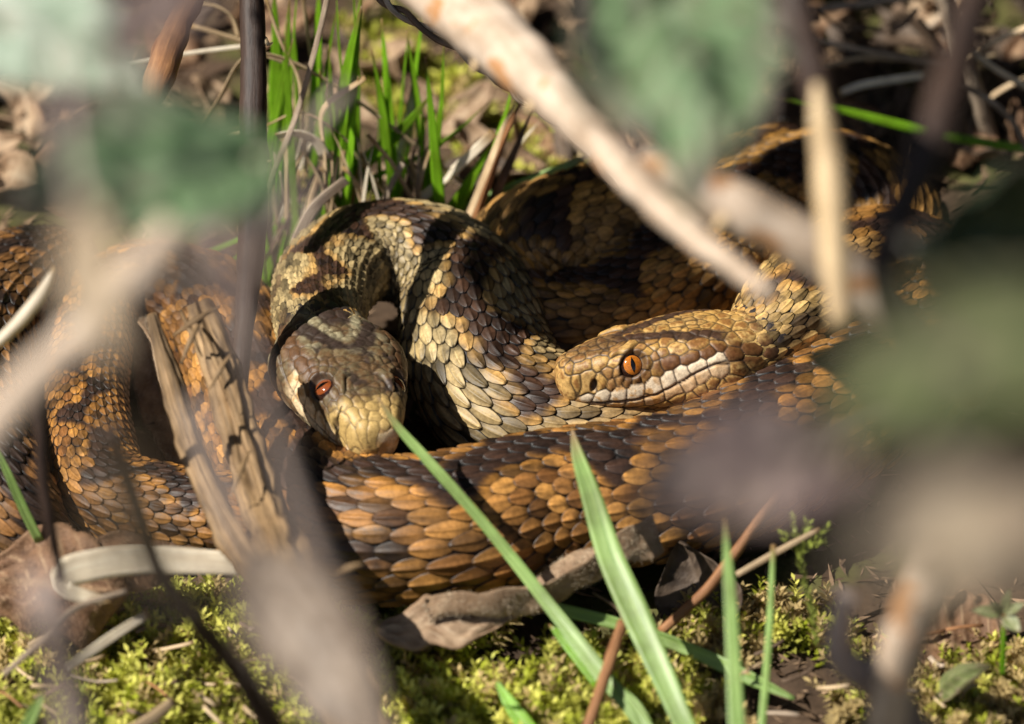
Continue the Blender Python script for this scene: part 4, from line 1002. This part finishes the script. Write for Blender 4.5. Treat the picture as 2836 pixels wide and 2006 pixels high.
# a single tall moss sprig
spts = np.array([Pt(px, py, -44) for px, py in [(2260, 1790), (2248, 1690), (2225, 1600), (2215, 1520), (2235, 1450)]])
s_, Q = spline(spts, 0.28)
rs = np.random.default_rng(4)
sprig = thing("moss_sprig", spts[0], "single tall green moss sprig with a branching tip beside a straw", "moss")
def shoot(C, w):
    T_, N_f, B_f = frames(C, (0, -1, .3)); n = len(C); a = np.arange(n) * 2.4
    out = N_f * np.cos(a)[:, None] + B_f * np.sin(a)[:, None]; ld = nrm(out * .7 + T_); L = (w * rs.uniform(.8, 1.2, n))[:, None]; sd = nrm(np.cross(ld, T_)) * L * .25
    V = np.stack([C, C + ld * L * .45 + sd, C + ld * L, C + ld * L * .45 - sd], 1).reshape(-1, 3)
    return V, np.arange(4 * n).reshape(-1, 4), np.repeat(np.array([[0.28, 0.33, 0.06]]) * rs.uniform(.7, 1.2, (n, 1)), 4, 0)
V, F, c = shoot(Q, 1.5); obj("stem", V, F, M['moss'], parent=sprig, col=c)
for dx, dy in [(-60, -30), (-35, -75), (10, -60), (60, -50), (50, -10)]:
    s2, Q2 = spline(np.array([Pt(2215, 1530, -44), Pt(2222 + dx * .6, 1515 + dy * .5, -45), Pt(2230 + dx, 1510 + dy, -46)]), 0.3)
    V, F, c = shoot(Q2, 1.4); obj("branch", V, F, M['moss'], parent=sprig, col=c)
# seedling on the right
sd = thing("seedling", Pz(2775, 1870, 0), "small bright green seedling with a few leaves beside a pinkish dead leaf", "seedling")
stick("stem", [Pz(2775, 1870, 0), Pt(2778, 1800, -56), Pt(2780, 1700, -56)], [.4, .4, .3], 'grass', parent=sd, nseg=6, flat=1.0)
for dx, dy, q in [(45, 50, 22), (-90, -10, 18), (60, -30, 14), (15, -70, 14), (-40, -30, 14)]:
    leaf("leaf", Pt(2780, 1700, -56), Pt(2780 + dx, 1700 + dy, -58), q * K, (0, -.6, .8), 'leaf_olive', parent=sd, serr=0, nl=14, nw=9, thick=.12)
leaf("green_leaf", Pz(2560, 1930, 0), Pt(2700, 1830, -62), 2.6, (-.3, -.5, .8), 'leaf_olive', "small oval green leaf flat among the half-dry moss", "leaf", serr=0, cup=-.3)

# ================================================================== NEAR BRAMBLE, OUT OF FOCUS
def cane(pix, rp, mat, label, cat="bramble", lump=0.15, thorns=(), name="bramble_cane", group=None, knots=None):
    P = [Pt(px, py, t) for px, py, t in pix]; r = [rpx(q, p[2]) for q, p in zip(rp, pix)]
    root = thing(name, P[0], label, cat, group)
    V, F, fib = tube(P, r, nseg=16, lump=lump, ds=1.2, seed=len(pix) + pix[0][0] * .01, knots=knots)
    obj("stem", V, F, M[mat], parent=root, fib=fib)
    for (bx, by, tx, ty, t, w) in thorns:
        b, e = Pt(bx, by, t), Pt(tx, ty, t - 3)
        m = (b + e) / 2 + np.array([0, 0, -0.6])
        stick("thorn", [b, m, e], [rpx(w, t), rpx(w * .45, t), 0.06], 'cane_tan', parent=root, nseg=8, ds=.5)
    return root
cane([(1080, -130, -70), (1250, 0, -84), (1400, 125, -98), (1540, 270, -114), (1700, 440, -138), (1850, 590, -162), (1980, 700, -182), (2130, 810, -205)], [86, 92, 90, 66, 50, 46, 36, 22], 'cane', "thick pale bramble cane with orange flecks, thinning as it slants before the rear coil", lump=0.2, thorns=[(1330, 150, 1300, 205, -95, 26), (1480, 285, 1440, 315, -112, 20)])
cane([(1780, 430, -166), (1880, 490, -168), (1990, 548, -170), (2200, 660, -168), (2400, 800, -165), (2560, 960, -160), (2700, 1130, -150)], [20, 52, 70, 76, 70, 52, 40], 'cane', "pale bramble cane with a sharp tan thorn crossing before the right-hand coils", lump=0.15, thorns=[(2010, 600, 1945, 672, -172, 24)])
cane([(2262, 230, -196), (2275, 320, -196), (2290, 420, -196), (2300, 540, -198), (2312, 740, -200), (2330, 900, -202)], [12, 34, 44, 46, 42, 30], 'cane_tan', "upright tan bramble stem in front of the pale thorny cane", lump=0.08)
cane([(2180, -150, -176), (2215, 60, -182), (2250, 200, -188), (2285, 340, -196)], [44, 46, 46, 30], 'stem_dark', "dark stem running down to the upright tan stem", lump=0.1)
cane([(2720, -80, -230), (2660, 150, -240), (2590, 360, -250), (2510, 560, -255), (2450, 740, -260), (2500, 980, -265)], [50, 52, 56, 54, 50, 40], 'stem_dark', "dark purple-brown bramble stem beside the near-black leaf", lump=0.12)
cane([(690, -120, -2), (700, 60, -5), (702, 240, -8), (700, 400, -10), (700, 620, -11), (684, 820, -12), (668, 1000, -13), (660, 1250, -16), (680, 1550, -20)], [33, 35, 37, 38, 40, 32, 24, 20, 18], 'stem_dark', "straight dark brown bramble stem upright in front of the grass tuft", lump=0.14, thorns=[(730, 110, 756, 118, -6, 12), (728, 430, 754, 445, -10, 14)], knots=[(0.34, .25, .02)])
# split brown stem, two halves joined at the foot
root = thing("split_stem", Pt(960, 2020, -75), "split brown woody stem leaning left before the near coil, bark torn", "stem")
for k, (pix, rp) in enumerate([([(1000, 2080, -92), (900, 1800, -84), (800, 1590, -62), (725, 1380, -44), (660, 1180, -36), (605, 1000, -32), (550, 840, -30)], [100, 98, 84, 64, 58, 54, 36]),
                               ([(790, 1660, -62), (660, 1500, -50), (575, 1340, -44), (515, 1190, -38), (470, 1040, -34), (420, 870, -32)], [56, 56, 42, 36, 32, 14])]):
    V, F, fib = tube([Pt(*p) for p in pix], [rpx(q, p[2]) for q, p in zip(rp, pix)], nseg=40, lump=0.30, ds=0.8, seed=k + 3, flat=0.85, ridge=0.55)
    obj("stem", V, F, M['stem_split'], parent=root, fib=fib)
for p, q in [((560, 880, -38), (500, 1010, -42)), ((640, 980, -40), (580, 1080, -42)), ((480, 930, -38), (610, 850, -38)), ((1010, 1560, -80), (930, 1590, -78)), ((500, 860, -36), (560, 990, -40)), ((690, 1250, -46), (640, 1380, -52))]:
    stick("bark_sliver", [Pt(*p), (Pt(*p) + Pt(*q)) / 2 + [0, -1, 1], Pt(*q)], [.2, .5, .1], 'stem_split', parent=root, nseg=6, flat=.3, ds=.8)
cane([(590, 640, -340), (670, 900, -340), (745, 1130, -335), (830, 1400, -330), (930, 1660, -325), (1050, 2060, -320)], [22, 24, 25, 27, 30, 32], 'cane_mauve', "grey-mauve bramble stem leaning beside the split brown stem", lump=0.12)
cane([(-120, 1290, -330), (60, 1090, -330), (220, 930, -330), (380, 760, -330), (480, 620, -330)], [62, 58, 54, 48, 40], 'cane', "beige bramble cane rising from the left towards the blurred leaves", lump=0.1)
cane([(-60, 990, -66), (40, 905, -66), (110, 820, -66), (150, 740, -66)], [14, 18, 17, 6], 'straw_white', "whitish dry straw slanting across the dark brown coil", "straw", name="dry_straw")
cane([(560, -80, 10), (500, 60, 4), (445, 200, -4), (405, 330, -10)], [36, 38, 42, 18], 'twig_red', "forked reddish dead stalk hanging down with a lichen-tipped end", lump=0.3, name="dead_stalk")
cane([(300, 1180, -220), (370, 1380, -210), (430, 1560, -190), (540, 1720, -160), (660, 1860, -140), (780, 2060, -120)], [30, 34, 30, 28, 30, 34], 'stem_dark', "thin dark brown bramble twig dipping into the moss", lump=0.2)
cane([(110, 1590, -330), (140, 1700, -330), (180, 1850, -325), (215, 2080, -320)], [40, 54, 50, 46], 'cane_mauve', "blurred taupe stalk standing in the moss at the left", lump=0.1)
cane([(100, 1050, -105), (115, 1200, -103), (120, 1330, -100), (145, 1480, -96), (170, 1600, -90)], [22, 20, 20, 15, 10], 'stem_dark', "thin dark stalk in front of the left coil", lump=0.15)
cane([(2560, 2110, -170), (2440, 1900, -180), (2330, 1820, -185), (2340, 1650, -190)], [70, 60, 46, 30], 'cane_mauve', "blurred mauve stalk rising by the half-dry moss", lump=0.1)
cane([(2760, 1250, -220), (2650, 1420, -215), (2580, 1600, -205), (2500, 1800, -195), (2440, 2080, -180)], [60, 66, 74, 62, 50], 'cane', "blurred beige bramble stalk at the right leaning over the moss", lump=0.2)

LEAVES = [("leaf", (1840, -190, -250), (1945, 530, -320), 300, (0.1, -0.5, 0.85), 'leaf', "large out-of-focus green bramble leaf hanging above the rear coil", dict(cup=0.10, droop=0.05)),
          ("leaf", (730, 440, -300), (50, 520, -330), 280, (-0.1, -0.5, 0.8), 'leaf', "out-of-focus green bramble leaf hanging beside the dark upright stem", dict(cup=0.1, droop=0.08)),
          ("leaf", (-220, -110, -270), (420, 260, -290), 230, (-0.3, -0.3, 0.9), 'leaf_pale', "pale grey-green blurred bramble leaf above the beige cane", dict(cup=0.2, droop=0.1)),
          ("leaf", (560, -90, -390), (270, 200, -410), 110, (-0.1, -0.5, 0.8), 'leaf_mauve', "dull mauve blurred bramble leaf beside the pale grey-green leaf", dict(cup=0.2)),
          ("leaf", (215, 560, -420), (320, 1020, -440), 95, (-0.3, -0.7, 0.6), 'leaf_beige', "withered tan blurred leaf hanging below the green leaf", dict(cup=0.3)),
          ("leaf", (700, 720, -400), (400, 850, -420), 95, (-0.3, -0.7, 0.7), 'leaf_mauve', "mauve blurred leaf tip hanging under the green leaf", dict(cup=0.2)),
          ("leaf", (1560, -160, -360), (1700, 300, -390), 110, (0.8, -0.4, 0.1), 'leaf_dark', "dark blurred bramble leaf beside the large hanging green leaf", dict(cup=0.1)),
          ("leaf", (3120, 560, -250), (2530, 700, -290), 330, (0.75, -0.3, -0.35), 'leaf_dark', "bramble leaf coloured near-black for deep shade, behind the dark stem", dict(cup=0.1)),
          ("leaf", (3050, 880, -500), (2260, 1150, -530), 250, (-0.35, -0.5, 0.8), 'leaf_olive', "olive-green blurred bramble leaf at the right of the near coil", dict(cup=0.2, droop=0.15)),
          ("leaf", (2360, 1240, -400), (1740, 1370, -420), 200, (-0.3, -0.6, 0.75), 'leaf_mauve', "mauve-purple blurred bramble leaf covering the near coil's right end", dict(cup=0.2, droop=0.1)),
          ("leaf", (2900, 1400, -560), (2330, 1600, -580), 230, (-0.35, -0.55, 0.75), 'leaf_beige', "beige-olive blurred dead bramble leaf below the mauve leaf", dict(cup=0.25, droop=0.1)),
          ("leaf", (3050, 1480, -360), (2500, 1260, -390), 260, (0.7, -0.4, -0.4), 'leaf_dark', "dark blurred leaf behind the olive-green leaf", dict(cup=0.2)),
          ("leaf", (690, 1520, -330), (1100, 2140, -350), 150, (-0.1, -0.7, 0.6), 'leaf_brown', "grey-brown blurred dead leaf at the foot of the split stem", dict(cup=0.3, droop=0.1)),
          ("leaf", (420, 1600, -520), (270, 1160, -540), 80, (-0.1, -0.8, 0.6), 'leaf_beige', "thin beige blurred leaf in front of the left coil", dict(cup=0.3))]
# unseen bramble leaves added all round to block sky light, open towards the sun
def thicket():
    rt = np.random.default_rng(77); n = 7000
    d = nrm(rt.normal(0, 1, (n * 5, 3)) * [1, 1, 0.8] + [0, 0.15, 0.25]); d = d[d[:, 2] > -0.02]
    r = rt.uniform(300, 560, len(d))[:, None]
    c = np.array([0, 25, 10]) + d * r
    tocam = nrm(CAMP - np.array([0, 25, 10])); 
    sunside = np.linalg.norm(np.cross(c - [0, 25, 10], SUN_DIR), axis=1) > 175
    sunside |= (c - [0, 25, 10]) @ SUN_DIR < 0
    azi = np.degrees(np.arccos(np.clip(nrm(d * [1, 1, 0]) @ np.array([0, -1.0, 0]), -1, 1)))
    v = project(c); inview = (np.abs(v[:, 0] - W / 2) < W * 0.85) & (np.abs(v[:, 1] - H / 2) < H * 0.95)
    keep = sunside & (azi > 42) & ~inview & (c[:, 2] > 25)
    c, d = c[keep][:n], d[keep][:n]; n = len(c)
    a = nrm(rt.normal(0, 1, (n, 3))); nv = nrm(nrm(d) + rt.normal(0, .5, (n, 3))); a = nrm(a - nv * np.einsum('ij,ij->i', a, nv)[:, None]); b = np.cross(nv, a)
    L = rt.uniform(24, 46, n)[:, None]; w = L * 0.36
    V = np.stack([c - a * L / 2, c - a * L * .2 + b * w * .85 - nv * L * .05, c + a * L * .15 + b * w * .8 - nv * L * .06, c + a * L / 2 - nv * L * .12, c + a * L * .15 - b * w * .8 - nv * L * .06, c - a * L * .2 - b * w * .85 - nv * L * .05, c - a * L * .02 + nv * L * .03], 1)
    f = np.array([[0, 1, 6], [1, 2, 6], [2, 3, 6], [3, 4, 6], [4, 5, 6], [5, 0, 6]])
    F = (f[None] + (np.arange(n) * 7)[:, None, None]).reshape(-1, 3)
    col = np.repeat(np.array([[0.025, 0.045, 0.014]]) * rt.uniform(.5, 1.4, (n, 1)) + rt.uniform(0, .02, (n, 1)) * np.array([[1, .5, .4]]), 7, 0)
    tag(obj("sky_block_thicket", V.reshape(-1, 3), F, M['moss'], base=(0, 300, 0), col=col), "unseen dark mass of bramble leaves added around the clearing to cut sky light", "thicket", kind="stuff")
thicket()
def shade_leaf(target, along, L, hw, k, label):  # added out-of-view leaf, set along the sun direction to cast shade
    """an added, unseen leaf overhead whose shadow falls round the given ground spot"""
    c = np.array(target, float) + SUN_DIR * k; a = nrm(np.array(along, float))
    root = thing("bramble_leaf", c - a * L / 2, label, "leaf")
    leaf("leaf_blade", c - a * L / 2, c + a * L / 2, hw, (0, 0, 1), 'leaf', parent=root, seed=k * .1, nl=40, nw=22, cup=.15, wave=.05)
    stick("leaf_stalk", [c - a * (L / 2 + 12) + [0, 3, 5], c - a * (L / 2 + 5), c - a * (L / 2 - 1.5)], [.7, .6, .5], 'cane_mauve', parent=root, nseg=8)
shade_leaf(Pz(2330, 460, 22), (1, 0.2, 0.1), 34, 9, 235, "added unseen bramble leaf overhead shading the right rear coil")
shade_leaf((16, 38, 16), (0.35, 1, 0.1), 62, 15, 230, "added unseen bramble leaf overhead whose shadow darkens the rear coil")
shade_leaf((58, 100, 10), (1, 0.3, 0.1), 56, 19, 240, "added unseen broad bramble leaf overhead shading the tangle of stalks")
shade_leaf((85, 75, 10), (0.4, 1, 0.0), 46, 13, 260, "added unseen bramble leaf overhead shading the bark stem")
shade_leaf((45, 150, 5), (1, -0.2, 0.1), 66, 24, 250, "added unseen bramble leaf overhead shading the far litter")
for k, (nm, b, t, w, nv, m, lab, kw) in enumerate(LEAVES):
    B_, T_ = Pt(*b), Pt(*t)
    root = thing("bramble_leaf", B_, lab, "leaf")
    leaf("leaf_blade", B_, T_, rpx(w, t[2]), nv, m, parent=root, seed=k, thick=0.3, nl=90, nw=40, wave=0.11, vein=0.09, serr=0.10, **kw)
    d = nrm(T_ - B_)
    stick("leaf_stalk", [B_ - d * 14 + [0, 4, 6], B_ - d * 6 + [0, 1, 1], B_ + d * 1.5], [.7, .65, .5], 'cane_mauve', parent=root, nseg=8)
for o in bpy.data.objects:
    if "_b" in o: del o["_b"]
